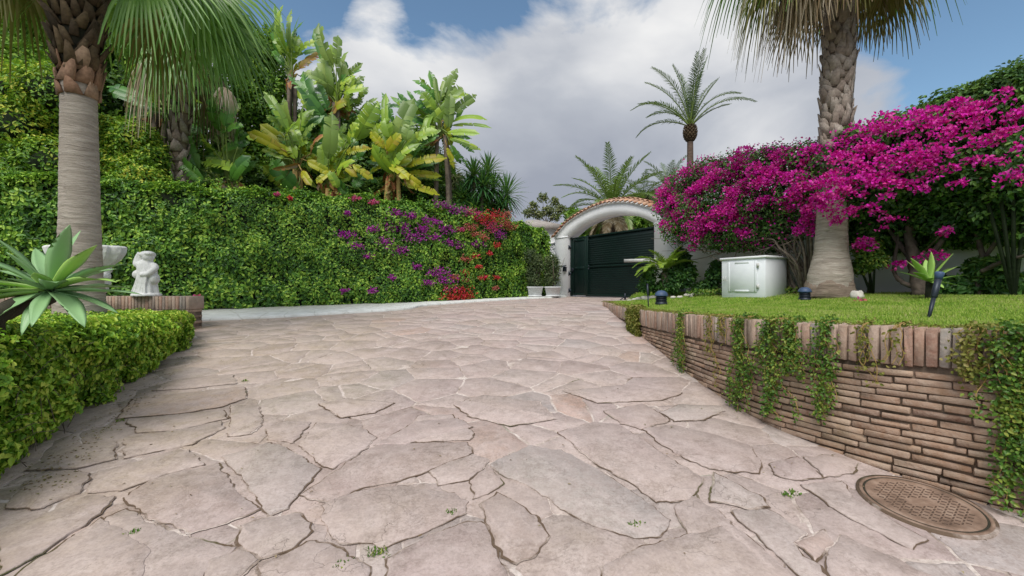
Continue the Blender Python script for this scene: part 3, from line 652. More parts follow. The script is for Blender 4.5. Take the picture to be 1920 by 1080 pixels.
gr.add(*leaves(np.column_stack([P, topz(P[:, 1])-.015]), np.column_stack([T*R.uniform(-.3, 1.0, (n, 1)), np.zeros(n)])+R.normal(0, .35, (n, 3))+UP*.7, rdir(n), R.uniform(.02, .05, n), .005, .1, .3))
tag(gr.build('grass', M_grass, base=(0, 0, 0)), 'bright green mown grass covering the raised lawn', 'grass', kind='stuff')

# ================================================================== GATEWAY
n3 = lambda v: np.array([v[0], v[1], 0.])
A3, B3 = n3(WA), n3(WB)
ga = thing('gateway_arch', wpt(2, 0, -.33), 'white stucco gateway arch with terracotta tiles over the dark green gate', 'gateway')
so_, zo = [-.72, -.72, -.6, 0, .75, 1.4, 1.95, 2.55, 3.1, 3.6, 3.9, 4.55, 4.72, 4.72], None
outer = [(-.72, -.6), (-.72, 1.98)]+[(s, z) for s, z in curve([(-.72, 1.98, 0), (0, 2.44, 0), (.75, 2.69, 0), (1.4, 2.81, 0), (1.95, 2.85, 0), (2.55, 2.81, 0), (3.1, 2.69, 0), (3.9, 2.38, 0), (4.72, 1.92, 0)], 5)[1:, :2]]+[(4.72, -.6)]
inner = [(0, -.6)]+[(s, z) for s, z in curve([(0, 1.92, 0), (.35, 2.1, 0), (.75, 2.28, 0), (1.4, 2.42, 0), (1.95, 2.47, 0), (2.55, 2.43, 0), (3.33, 2.26, 0), (3.9, 1.98, 0)], 6)[:, :2]]+[(3.9, -.6)]
def resamp(L, n):
    L = np.array(L); d = np.concatenate([[0], np.cumsum(np.linalg.norm(np.diff(L, axis=0), axis=1))]); t = np.linspace(0, d[-1], n); return np.column_stack([np.interp(t, d, L[:, 0]), np.interp(t, d, L[:, 1])])
# strips between outer and inner, kept matched piece by piece
no = len(outer); io = resamp(outer[1:-1], 40); ii = resamp(inner[1:-1], 40)
OO = np.vstack([outer[0], io, outer[-1]]); II = np.vstack([inner[0], ii, inner[-1]])
nf, nb = .16, -.32
rings = [[wpt(o[0], nb, o[1]), wpt(i[0], nb, i[1]), wpt(i[0], nf, i[1]), wpt(i[0]*1, nf, i[1]), wpt(o[0], nf, o[1])] for o, i in zip(OO, II)]
rings = [[r[0], r[1], r[2], r[4]] for r in rings]
MB().add(*loft(rings)).build('arch_wall', M_white, ga)
# moulding line at the springing and roof tiles
md = MB()
for s0, s1 in ((-.75, .02), (3.88, 4.75)): MB().add(*box(wpt((s0+s1)/2, -.08, 1.945), A3, B3, UP, ((s1-s0)/2, .262, .012))).build('impost', M_white, ga)
arc = resamp(curve([(-.72, 1.98, 0), (0, 2.44, 0), (.75, 2.69, 0), (1.4, 2.81, 0), (1.95, 2.85, 0), (2.55, 2.81, 0), (3.1, 2.69, 0), (3.9, 2.38, 0), (4.72, 1.92, 0)], 8)[:, :2], 31)
tl = MB(); bed = []
tg = nrm(np.gradient(arc, axis=0))
for (s, z), (ts, tz_) in zip(arc, tg):
    ns, nz = -tz_, ts; q = lambda nn, h: wpt(s+ns*h, nn, z+nz*h)
    bed.append([q(nb-.06, .0), q(nf+.05, .0), q(nf+.05, .035), q(-.08, .17), q(nb-.06, .035)])
MB().add(*loft(bed)).build('tile_bed', M_white, ga)
for kx in range(len(arc)):
    s, z = arc[kx]; ts, tz_ = tg[kx]; ns, nz = -tz_, ts
    X = A3*ts+UP*tz_; Nn = A3*ns+UP*nz
    for (n0, h0, n1, h1, r0, r1) in ((nf+.13, .03, .02, .135, .085, .07), (.06, .155, -.16, .155, .085, .08), (-.12, .135, nb-.12, .03, .07, .085)):
        th = np.linspace(0, np.pi, 9); rg = []
        hj = R.uniform(-.008, .008)
        for nn, h, r in ((n0, h0, r0), (n1, h1, r1)):
            c = wpt(s, nn, z)+Nn*(h+hj)
            o = [c+X*math.cos(a)*r+Nn*math.sin(a)*r*.8 for a in th]; i_ = [c+X*math.cos(a)*(r-.014)+Nn*math.sin(a)*(r-.014)*.8 for a in th[::-1]]; rg.append(o+i_)
        tl.add(*loft(rg))
tl.build('roof_tiles', M_tile, ga)

gt = thing('driveway_gate', wpt(0, .02, -.35), 'dark green metal driveway gate with a walk-through door on its left', 'gate')
zb0, zb1 = -.30, 1.9                  # gate leaf from just above the paving to the springing
def gb(mb, s0, s1, z0, z1, n0, n1, ch=.004): cbox(mb, wpt((s0+s1)/2, (n0+n1)/2, (z0+z1)/2), A3, B3, UP, ((s1-s0)/2, abs(n1-n0)/2, (z1-z0)/2), ch)
fr = MB()
for s0, s1, z0, z1 in ((.02, .1, zb0, zb1+.02), (.84, .94, zb0, zb1), (3.86, 3.96, zb0, zb1), (.1, .84, zb1-.06, zb1), (.94, 3.86, zb1-.06, zb1), (.94, 3.86, zb0, zb0+.08), (.94, 3.86, .74, .8)): gb(fr, s0, s1, z0, z1, -.02, .04)
fr.build('gate_frame', M_gatef, gt)
pn = MB()
for j in range(26):
    z0 = zb0+.081+j*(1.96/26)
    if z0+.07 > .73 and z0 < .81: continue
    gb(pn, .941, 3.859, z0, z0+.0735, -.009, .014, .003)
gb(pn, .95, 3.85, zb0+.01, zb1-.01, -.018, -.01, .001)
pn.build('board_panel', M_gate, gt)
dr = thing('x', (0, 0, 0), None, None); bpy.data.objects.remove(dr)
dm = MB(); gb(dm, .112, .83, zb0+.03, zb1-.07, -.02, .012)
dro = dm.build('door', M_gate, gt)
df = MB()
for s0, s1, z0, z1 in ((.112, .19, zb0+.03, zb1-.07), (.75, .83, zb0+.03, zb1-.07), (.19, .75, zb1-.15, zb1-.07), (.19, .75, .7, .79), (.19, .75, zb0+.03, zb0+.1)): gb(df, s0, s1, z0, z1, .0125, .03)
df.build('door_frame', M_gatef, dro)
lk = MB(); gb(lk, .12, .2, .62, .76, .03, .075); lk.add(*tube([wpt(.19, .06, .7), wpt(.19, .11, .7), wpt(.3, .11, .7)], .01, 8)); lk.build('handle', M_metal, dro)
for z in (1.55, .55, -.1):
    h = MB(); h.add(*tube([wpt(.0, .1, z-.08), wpt(.0, .1, z+.08)], .022, 10)); h.add(*box(wpt(.04, .07, z), A3, B3, UP, (.05, .02, .05))); h.build('hinge', M_metal, gt)
# gate opener arm
op = thing('gate_opener', wpt(3.5, .4, .7), 'white electric opener arm fixed across the middle of the green gate', 'gate opener')
a0 = wl(1172, 489, .30); a1 = wl(1232, 487.5, .42)
t = nrm(a1-a0); MB().add(*box((a0+a1)/2, t, nrm(np.cross(UP, t)), UP, (np.linalg.norm(a1-a0)/2, .045, .05))).build('arm_cover', M_steel, op)
MB().add(*tube([a0-t*.01, a0-t*.01-B3*.26], .02, 8)).build('bracket', M_metal, op)
lb = thing('intercom_box', wpt(-.1, .22, .62), 'small dark grey intercom box on the left gate pillar', 'intercom')
b = MB(); cbox(b, wpt(-.1, .215, .72), A3, B3, UP, (.07, .05, .09), .01); b.build('housing', M_metal, lb)
b = MB(); b.add(*box(wpt(-.1, .29, .83), A3, nrm(B3-UP*.4), nrm(UP+B3*.4), (.1, .085, .01))); b.build('hood', M_metal, lb)
# gate stop: dark angled prop on the ground
g0 = ground(1172, 562); gs = thing('gate_stop', g0, 'short dark metal gate stop standing on the paving near the lawn tip', 'gate stop')
MB().add(*box(g0+[0, 0, .1], A3, B3, UP, (.022, .022, .1))).build('post', M_metal, gs)
MB().add(*tube([g0+[0, 0, .1], g0+[-.16, -.05, .0]], .016, 6)).build('brace', M_metal, gs)

# garden wall right of the gate
gw = MB(); gw.add(*box(wpt(9.9, -.13, .7), A3, B3, UP, (5.17, .13, 1.35)))
gwo = gw.build('garden_wall', M_wallw); tag(gwo, 'white rendered garden wall behind the raised lawn', 'wall')
c = MB(); cbox(c, wpt(9.9, -.13, 2.08), A3, B3, UP, (5.17, .17, .028), .008); c.build('coping', M_tile, gwo)
# drain pipe beside right pillar
# openwork screen wall left of the arch
sw = thing('screen_wall', wpt(-1.6, 0, -.33), 'low white screen wall of pierced lattice blocks left of the gate arch', 'wall')
m = MB(); m.add(*box(wpt(-1.65, -.1, .4), A3, B3, UP, (.92, .09, .8))); m.build('wall_base', M_white, sw)
m = MB(); z0 = 1.202
for i in range(6):
    for j in range(2):
        s = -.74-.28*(i+.5)-.01; z = z0+.14+.285*j
        for a, b_, c_, d_ in ((0, .13, .13, .012), (0, -.13, .13, .012)): m.add(*box(wpt(s, -.1, z+b_), A3, B3, UP, (.139, .06, .012)))
        for sg in (-1, 1): m.add(*box(wpt(s+sg*.13, -.1, z), A3, B3, UP, (.0125, .061, .117)))
        for k_ in range(4):
            a = math.pi/4+k_*math.pi/2; dx, dz = math.cos(a)*.062, math.sin(a)*.062
            m.add(*box(wpt(s+dx, -.1, z+dz), nrm(A3*-math.sin(a)+UP*math.cos(a)), B3, nrm(A3*math.cos(a)+UP*math.sin(a)), (.075, .055, .012)))
m.build('lattice_block', M_white, sw)
m = MB(); m.add(*box(wpt(-1.65, -.1, z0+.58+.03), A3, B3, UP, (.92, .11, .03))); m.build('coping', M_white, sw)

# ================================================================== CABINET
cf = nrm(np.array([.57, -.82, 0])); cn = np.array([cf[1], -cf[0], 0]); 
c0 = at(1353, 547, 9.9); c1p = at(1435, 548, 9.0)
cf = nrm(np.array([c1p[0]-c0[0], c1p[1]-c0[1], 0])); cn = np.array([cf[1], -cf[0], 0]); cw = np.linalg.norm((c1p-c0)[:2]); cdp = .78; chh = .76; zb_ = EYE-.12
cb = thing('storage_cabinet', (*(c0[:2]), zb_), 'white painted meter cabinet with a panel door against the garden wall', 'cabinet')
C = lambda u, n, z: np.array([*(c0+cf*u+cn*n)[:2], zb_+z])
m = MB(); cbox(m, C(cw/2, -cdp/2, chh/2-.1), cf, cn, UP, (cw/2, cdp/2, chh/2+.1), .01); m.build('body', M_paint, cb)
m = MB(); cbox(m, C(cw/2, -cdp/2, chh+.025), cf, cn, UP, (cw/2+.035, cdp/2+.035, .025), .012); m.build('top_slab', M_white, cb)
m = MB(); cbox(m, C(cw*.5, .012, chh*.49), cf, cn, UP, (cw*.33, .012, chh*.44), .004); dcab = m.build('door', M_paint, cb)
m = MB()
for u0, u1, z0, z1 in ((.17, .23, .05, .93), (.77, .83, .05, .93), (.23, .77, .87, .93), (.23, .77, .05, .1)): cbox(m, C(cw*(u0+u1)/2, .0245, chh*(z0+z1)/2), cf, cn, UP, (cw*(u1-u0)/2*.6, .004, chh*(z1-z0)/2), .002)
m.build('door_frame', M_paint, dcab)
for z in (.2, .8):
    m = MB(); m.add(*box(C(cw*.86, .03, chh*z), cf, cn, UP, (.022, .012, .045))); m.build('hinge', M_steel, cb)
for du in (.09, .14):
    m = MB(); m.add(*tube(curve([C(cw*du, .03, chh*.38), C(cw*du, .07, chh*.4), C(cw*du, .07, chh*.47), C(cw*du, .03, chh*.49)], 4), .008, 6)); m.build('handle', M_steel, cb)
# ================================================================== PLANT BUILDERS
def shell(c, r, n, lo=.72, bias=(0, 0, .25), bumpy=.18, seed=0):
    d = nrm(rdir(n)+np.array(bias)); k = R.uniform(lo, 1.0, n)**.6; k = k*(1+bumpy*wob(d, 4, seed))
    return np.array(c)+d*np.array(r)*k[:, None], d
def leafblob(mb, c, r, n, L, W, tilt=.8, lo=.72, up=.5, down=0, seed=0, bumpy=.18):
    P, d = shell(c, r, n, lo, seed=seed, bumpy=bumpy)
    Nn = nrm(d+UP*up+R.normal(0, tilt*.5, (n, 3))); D = np.cross(Nn, rdir(n))+d*.3-UP*down
    mb.add(*leaves(P, D, Nn, L*R.uniform(.65, 1.25, n), W*R.uniform(.7, 1.2, n)))
def sheet(mb, P, Nn, n, L, W, tilt=.9):
    D = np.cross(Nn, rdir(n))-UP*.25; mb.add(*leaves(P, D, nrm(Nn+R.normal(0, tilt*.45, (n, 3))+UP*.3), L*R.uniform(.6, 1.3, n), W*R.uniform(.7, 1.2, n)))
def inner(mb, c, r, s, seed=0): mb.add(*ellips(c, np.array(r)*s, 14, 8, .12, seed))  # solid dark core, blocks the sky and stands in for shaded depth
def twigs(mb, c, r, n, rad=.008):
    for _ in range(n):
        d = nrm(R.normal(size=3)); a = np.array(c)-UP*r[2]*.4; b = np.array(c)+d*np.array(r)*.95; m = (a+b)/2+R.normal(0, .1, 3)*r[0]
        mb.add(*tube([a, m, b], [rad*2, rad*1.4, rad*.5], 5))

# ---- hedges
def hedge(path, thick, topf, botf, n, mat, L, name, label, W=.55, core=True, amp=.09, f=2.2, ends=True, cat='hedge'):
    P = np.array(path, float); d = np.concatenate([[0], np.cumsum(np.linalg.norm(np.diff(P, axis=0), axis=1))]); Lh = d[-1]
    root = thing(name, (*P[len(P)//2], float(gz(*P[len(P)//2]))), label, cat)
    pt = lambda u: np.stack([np.interp(u, d, P[:, 0]), np.interp(u, d, P[:, 1])], -1)
    def frame(u): t = nrm(pt(u+.15)-pt(u-.15)); return pt(u), t, np.stack([t[:, 1], -t[:, 0]], 1)
    mb = MB(); nf_ = int(n*.68); u = R.uniform(0, Lh, nf_); v = R.uniform(0, 1, nf_); p, t, o = frame(u); zb = botf(p); zt = topf(p); z = zb+(zt-zb)*v
    rnd = np.clip((v-.86)/.14, 0, 1)
    off = -.22*rnd**2; P3 = np.column_stack([p, z]); off = off+amp*wob(P3, f, 3)+amp*.7*wob(P3, f*3, 4)-R.uniform(0, .2, nf_)**1.0
    keepf = (wob(P3, 3.1, 21)+.5*wob(P3, 8, 22) < .75) | (R.rand(nf_) < .3); N3 = nrm(np.column_stack([o, np.zeros(nf_)+.1+rnd*.8])); P3 = P3+np.column_stack([o*off[:, None], np.zeros(nf_)]); P3 = P3[keepf]; N3 = N3[keepf]; ls = L*(1+.25*wob(P3, 1.2, 31)); sheet(mb, P3, N3, len(P3), ls, ls*W)
    nt2 = n-nf_; u = R.uniform(0, Lh, nt2); w_ = R.uniform(0, 1, nt2); p, t, o = frame(u); q = p-o*(w_*thick)[:, None]; zt = topf(p)
    P3 = np.column_stack([q, zt]); P3[:, 2] += amp*wob(P3, f, 5)+amp*.5*wob(P3, f*3.3, 6)-R.uniform(0, .1, nt2)-.18*(1-np.clip(w_/.12, 0, 1))**2
    sheet(mb, P3, np.tile(UP, (nt2, 1)), nt2, L, L*W)
    if ends:
        for ue, sg in ((0, -1), (Lh, 1)):
            ne = int(n*thick/Lh*.6); p, t, o = frame(np.full(ne, ue)); w_ = R.uniform(0, 1, ne); v = R.uniform(0, 1, ne); zb = botf(p); zt = topf(p)
            q = p-o*(w_*thick)[:, None]+t*sg*.05; P3 = np.column_stack([q, zb+(zt-zb)*v]); P3[:, :2] += t*sg*(amp*wob(P3, f, 7)-R.uniform(0, .1, ne))[:, None]
            sheet(mb, P3, np.column_stack([t*sg, np.zeros(ne)]), ne, L, L*W)
    mb.build('foliage', mat, root)
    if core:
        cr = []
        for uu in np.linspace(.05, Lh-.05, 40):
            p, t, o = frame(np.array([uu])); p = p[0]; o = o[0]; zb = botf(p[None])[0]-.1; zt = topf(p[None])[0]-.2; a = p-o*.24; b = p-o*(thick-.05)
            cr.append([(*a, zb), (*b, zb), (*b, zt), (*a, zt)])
        MB().add(*loft(cr)).build('shaded_core', M_coretwig, root)  # solid hull, not real branches; its dark colour paints the shaded gaps
    return root, pt, frame, Lh
def bracts(mb, c, r, n, s=.03, seed=0, lo=.5, squash=1):
    P, d = shell(c, r, n, lo, (0, -.3, .35), .3, seed)
    mb.add(*leaves(P, rdir(n)*.8+d, d+R.normal(0, .5, (n, 3)), s*R.uniform(.7, 1.3, n), s*.85*R.uniform(.7, 1.2, n), .2, .1))

# ---- pinnate fronds
def pinnate(base, az, e0, L, bend, nl, ll, lw, vlift=.35, droop=.3, twist=0, start=.15, rad=.018):
    K = 16; ang = e0-bend*np.linspace(0, 1, K)**1.3; h = np.array([math.cos(az), math.sin(az), 0]); st = L/K
    p = [np.array(base, float)]
    for a in ang: p.append(p[-1]+(h*math.cos(a)+UP*math.sin(a))*st)
    p = np.array(p); rach = tube(p[::2], np.linspace(rad, rad*.25, len(p[::2])), 5)
    t = np.linspace(start, 1, nl); idx = t*K; P = np.stack([np.interp(idx, range(K+1), p[:, k]) for k in range(3)], 1)
    T = nrm(np.stack([np.interp(idx, range(K+1), np.gradient(p[:, k])) for k in range(3)], 1)); S = np.cross(T, UP); S = nrm(S); Nn = np.cross(S, T)
    ln = ll*np.interp(t, [start, .35, .7, 1], [.55, 1, .9, .35]); mb = MB()
    for sg in (-1, 1):
        D = S*sg*.8+T*np.interp(t, [start, 1], [.35, 1.1])[:, None]+Nn*vlift+R.normal(0, .09, (nl, 3))-UP*droop*.6
        D = nrm(D); mid = ln*.5
        nn = Nn+S*sg*-.4
        # two-section drooping leaflet
        a = P; b = P+D*mid[:, None]; D2 = nrm(D-UP*droop); cc = b+D2*(ln*.5)[:, None]; wv = nrm(np.cross(D, nn))*lw/2
        v = np.stack([a-wv*.5, a+wv*.5, b+wv, b-wv, cc+wv*.08, cc-wv*.08], 1).reshape(-1, 3); bi = np.arange(nl)[:, None]*6
        mb.add(v, np.concatenate([bi+np.array([0, 1, 2, 3]), bi+np.array([3, 2, 4, 5])]))
    return rach, mb

# ---- fan leaf: petiole then pleated blade with free drooping tips
def fanleaf(base, dirv_, pet, blade, nseg=40, spread=150, droop=.5, pdroop=.15, roll=0, facing=None, split=.5, tipcurl=1.0):
    d = nrm(np.array(dirv_, float)); base = np.array(base, float)
    mid = base+d*pet*.55+UP*0; hub = base+d*pet-UP*pdroop*pet; T = nrm(hub-mid)
    S = nrm(np.cross(T, UP if facing is None else facing)); Nn = np.cross(S, T)
    c, s = math.cos(roll), math.sin(roll); S, Nn = S*c+Nn*s, Nn*c-S*s
    mb = MB(); ks = np.array([0, .2, split, .7, .86, 1.0]); th = np.radians(np.linspace(-spread, spread, nseg)); dth = th[1]-th[0]
    for a in th:
        Ls = blade*(1-.22*(abs(a)/math.radians(spread))**2)*R.uniform(.92, 1.06); D = T*math.cos(a)+S*math.sin(a); W_ = np.cross(Nn, D)
        free = np.clip((ks-split)/(1-split), 0, 1); dr = droop*Ls*(ks**2*.35+free**1.8*tipcurl*R.uniform(.6, 1.3))
        cen = hub+np.outer(ks*Ls, D)-np.outer(dr, UP)+np.outer(ks*Ls*(1-ks)*.25, Nn)
        hw = Ls*ks*math.tan(dth/2)*1.04; hw = np.where(ks > split, hw[2]*(1-free)**.75+.0015, hw)+.003
        V = np.stack([cen-W_*hw[:, None]-Nn*(hw*.35)[:, None], cen+Nn*(hw*.35)[:, None], cen+W_*hw[:, None]-Nn*(hw*.35)[:, None]], 1).reshape(-1, 3)
        f = [(3*k, 3*k+1, 3*k+4, 3*k+3) for k in range(5)]+[(3*k+1, 3*k+2, 3*k+5, 3*k+4) for k in range(5)]
        mb.add(V, f)
    pt = tube(curve([base, mid+UP*.04*pet, hub], 4), np.linspace(.022, .012, 9), 6)
    return mb, pt

# ---- paddle leaf (banana-like)
def paddle(base, tip, width, normal, bend=.12, n=18, tear=.3, fold=.35, jag=.06, petio=None):
    a = np.array(base, float); b = np.array(tip, float); L = np.linalg.norm(b-a); T = (b-a)/L; Nn = nrm(np.array(normal, float)-T*np.dot(normal, T)); S = np.cross(T, Nn)
    t = np.linspace(0, 1, n+1); sag = -UP*L*bend
    mid = a+np.outer(t, b-a)+np.outer(t*(1-t)*4*bend*L, Nn)+np.outer(t**2-t, -sag)*0
    tg_ = nrm(np.gradient(mid, axis=0)); prof = width/2*np.minimum(1, 1.25*(np.sin(np.pi*np.clip(t*.95+.03, 0, 1))**.5))*np.interp(t, [0, .08, .8, 1], [.8, 1, .95, .25])
    mb = MB()
    for sg in (-1, 1):
        i = 0; v = []; f = []
        while i < n:
            k = 1
            while i+k < n and R.rand() > tear: k += 1
            rot = R.uniform(-.25, .2) if k < n else 0; sw = R.uniform(-.05, .05)*L
            for j in range(i, i+k+1):
                w_ = prof[j]*R.uniform(1-jag, 1+jag); Nj = np.cross(S, tg_[j]); base_ = len(v)
                shr = 0
                if j == i and i > 0: shr = .022*L*R.rand()
                if j == i+k and i+k < n: shr = -.022*L*R.rand()
                ff = fold+rot
                e1 = mid[j]+S*sg*w_*.55*math.cos(ff)+Nj*w_*.55*math.sin(ff)+tg_[j]*(w_*.12+shr*.5)
                e2 = e1+S*sg*w_*.48*math.cos(ff-.45)+Nj*w_*.48*math.sin(ff-.45)+tg_[j]*(w_*.14+shr+sw*.3)
                v += [mid[j], e1, e2]
                if j > i:
                    q = base_-3; f += [(q, base_, base_+1, q+1), (q+1, base_+1, base_+2, q+2)]
            i += k
        mb.add(v, f)
    mb.add(*tube(mid[::3]-np.cross(S, T)*.004, np.linspace(.016, .005, len(mid[::3])), 5))
    return mb

# ---- lance leaf for agave
def lance(mb, base, dir0, L, W, bend, normal_hint=UP, thick=.012, K=12, fold=.5, wave=0):
    d = nrm(np.array(dir0, float)); h = np.array([d[0], d[1], 0]); h = nrm(h) if np.linalg.norm(h) > .01 else np.array([1., 0, 0])
    S = nrm(np.cross(d, UP)) if abs(d[2]) < .98 else np.array([0, 1., 0]); p = np.array(base, float); rings = []
    e = math.asin(np.clip(d[2], -1, 1))
    for k in range(K+1):
        t = k/K; a = e-bend*t**1.5; T = h*math.cos(a)+UP*math.sin(a); Nn = np.cross(S, T); Nn = Nn*np.sign(Nn@(UP*math.cos(a)-h*math.sin(a)) or 1)
        w_ = W/2*np.interp(t, [0, .12, .35, .55, .8, .93, 1], [.5, .62, .9, 1, .62, .27, .02]); th = thick*(1-t*.85); ff = fold*(1-t*.5)
        wv = wave*math.sin(t*9)*w_
        rings.append([p-S*w_+Nn*(w_*ff+wv), p-S*w_*.5+Nn*w_*ff*.3, p+Nn*0, p+S*w_*.5+Nn*w_*ff*.3, p+S*w_+Nn*(w_*ff-wv), p+S*w_*.5+Nn*(w_*ff*.3-th), p-Nn*th*1.4, p-S*w_*.5+Nn*(w_*ff*.3-th)])
        p = p+T*L/K
    mb.add(*loft(rings)); return mb

# ---- generic broadleaf tree
def tree(name, label, foot, trunk_top, lumps, nleaf, L, mat, lo=.45, rad=.14, cat='tree', W=.5, group=None, bumpy=.25, core=0, limbs=True):
    root = thing(name, foot, label, cat, group); tm = MB(); tt = np.array(trunk_top, float); foot = np.array(foot, float)
    tm.add(*tube(curve([foot, (foot+tt)/2+R.normal(0, .08, 3), tt], 5), np.linspace(rad, rad*.7, 11), 9, rough=.12)); vol = np.array([np.prod(r) for c, r in lumps]); vol = vol**.75; vol /= vol.sum(); cm = MB()
    for (c, r), v in zip(lumps, vol):
        c = np.array(c, float)
        if limbs:
            a = tt+(c-tt)*.0; m = (tt+c)/2+R.normal(0, .12, 3)*r[0]; tm.add(*tube(curve([a, m, c], 4), np.linspace(rad*.55, rad*.12, 9), 6, rough=.1))
            for _ in range(7):
                e = c+nrm(R.normal(size=3))*np.array(r)*.85; tm.add(*tube([c, (c+e)/2+R.normal(0, .05, 3), e], [rad*.12, rad*.08, rad*.03], 4))
        leafblob(cm, c, r, int(nleaf*v), L, L*W, lo=lo, seed=R.randint(99), bumpy=bumpy)
        if core: inner(tm, c, r, core, R.randint(99))  # added dark core in the crown, shade in its colour
    tm.build('trunk', M_bark if not core else M_twig, root); cm.build('crown', mat, root); return root
def lumps_px(L, deep=1.0): # (px, py, rpx, rpy, depth)
    return [(at(px, py, d), (rx*d/F, rx*d/F*deep, ry*d/F)) for px, py, rx, ry, d in L]
def foot_of(px, d): x = (px-960)/F*d; return np.array([x, d, float(gz(x, d))])

# ================================================================== LONG FLOWERING HEDGE
hp = [(-14, 7.7), (-9.1, 9.65), (-7.65, 10.2), (-5.2, 11.2), (-2.75, 12.3), (-.9, 13.7), (.6, 15.4), (1.42, 16.05)]
HC = curve([(a, b, 0) for a, b in hp], 8)[:, :2]
htop = lambda p: EYE+np.interp(p[:, 0], [-14, -9, -7.6, -5, -2.7, -1.6, -.4, .5, 1.2, 1.45], [2.5, 2.52, 2.5, 2.5, 2.52, 2.52, 2.38, 2.3, 2.2, 1.95])
hbot = lambda p: gz(p[:, 0], p[:, 1])+.03
H, hpt, hframe, HL = hedge(HC, 1.3, htop, hbot, 105000, M_hedge, .09, 'flowering_hedge', 'long clipped green hedge with purple and red flower patches along the left of the driveway', amp=.10)
def hp_at(px, py, off=.04):            # point on the hedge face in direction px, py
    r = (px-960)/F; best = None
    for i in range(len(HC)-1):
        a, b = HC[i], HC[i+1]; fa, fb = a[0]-r*a[1], b[0]-r*b[1]
        if fa*fb <= 0: best = a+(b-a)*fa/(fa-fb); t = nrm(b-a)
    o = np.array([t[1], -t[0]]); o = o if o[1] < 0 else -o
    p = best+o*off; return np.array([p[0], p[1], EYE+(540-py)/F*best[1]]), o
cl = [(650,440,22,8,'p'),(668,462,14,7,'p'),(745,425,22,12,'p'),(775,445,20,12,'p'),(720,455,16,12,'p'),(745,470,20,9,'p'),(700,430,12,7,'p'),(790,430,14,10,'p'),(690,480,12,6,'p'),
 (805,415,22,10,'p'),(835,430,14,9,'p'),(740,400,16,8,'p'),(665,372,10,5,'k'),(700,380,10,5,'k'),(830,385,18,7,'p'),(860,395,20,8,'p'),(885,400,20,10,'k'),(905,410,22,12,'r'),(925,405,22,11,'r'),(945,402,16,8,'o'),(920,425,20,12,'k'),(945,418,14,8,'o'),
 (880,425,16,8,'o'),(905,445,18,12,'o'),(935,440,14,10,'p'),(930,460,12,8,'r'),(888,440,10,8,'o'),(860,460,12,7,'p'),(870,485,18,10,'o'),(888,480,12,7,'r'),(895,500,10,6,'r'),(870,510,12,8,'r'),(896,458,12,6,'p'),
 (820,510,22,9,'p'),(835,525,20,9,'p'),(800,530,12,6,'p'),(845,540,14,7,'k'),(850,520,20,10,'o'),(870,525,20,9,'o'),(858,545,26,9,'r'),(850,557,28,8,'r'),(872,555,20,8,'r'),(905,520,18,6,'r'),(930,520,12,5,'r'),(925,540,10,5,'o'),(645,545,8,5,'p'),(700,545,10,6,'p'),(372,556,4,4,'k'),
 (770,405,12,6,'p'),(815,445,10,6,'p'),(650,400,7,4,'p'),(780,500,10,6,'p'),(735,520,8,5,'p'),(840,455,10,6,'p'),(860,430,12,6,'k'),(915,475,8,7,'r'),(520,365,4,3,'k'),(545,372,3,3,'r'),(955,425,14,8,'o')]
mats = {'p': M_purp, 'k': M_pink, 'r': M_red, 'o': M_orr}; lab = {'p': 'purple flower cluster', 'k': 'pink flower cluster', 'r': 'red flower cluster', 'o': 'orange red flower cluster'}
for px, py, rx, ry, c in cl:
    if c in 'ro' and 438 < py < 535 or (c in 'ro' and px > 900 and py > 500): rx *= .6; ry *= .65
    p, o = hp_at(px, py, .05); d = p[1]; mb = MB(); rr = (rx*d/F*.85, .1, ry*d/F*.95); n = int(45+rr[0]*rr[2]*2300)
    P = p+R.uniform(-1, 1, (n, 3))*np.array(rr)*.0+np.clip(R.normal(0, .5, (n, 3)), -1.1, 1.1)*np.array([rr[0], .0, rr[2]]); P[:, 0:2] += np.outer(R.uniform(-.04, .09, n)+.05*wob(P, 5, 1), o)
    P[:, 1] += (P[:, 0]-p[0])*(-o[0]/o[1])
    top = EYE+2.5
    mb.add(*leaves(P, rdir(n), np.column_stack([np.tile(o, (n, 1)), np.full(n, .5)])+R.normal(0, .5, (n, 3)), .05*R.uniform(.6, 1.2, n), .044, .2, .1))
    f = mb.build('flower_cluster', mats[c], H); f['label'] = lab[c]
# long stray shoots above the hedge
sh = MB(); ns_ = 260
for _ in range(ns_):
    u = R.uniform(.3, HL-.2); p, t, o = hframe(np.array([u])); q = p[0]-o[0]*R.uniform(0, .9); z = htop(p)[0]-.05; b = np.array([*q, z]); e = b+np.array([*R.normal(0, .08, 2), R.uniform(.08, .3)])
    k = 8; tt = np.linspace(.2, 1, k)[:, None]; sh.add(*leaves(b+(e-b)*tt, rdir(k)+UP*.5, rdir(k)+UP, .06, .035))
sh.build('shoots', M_hedge, H)

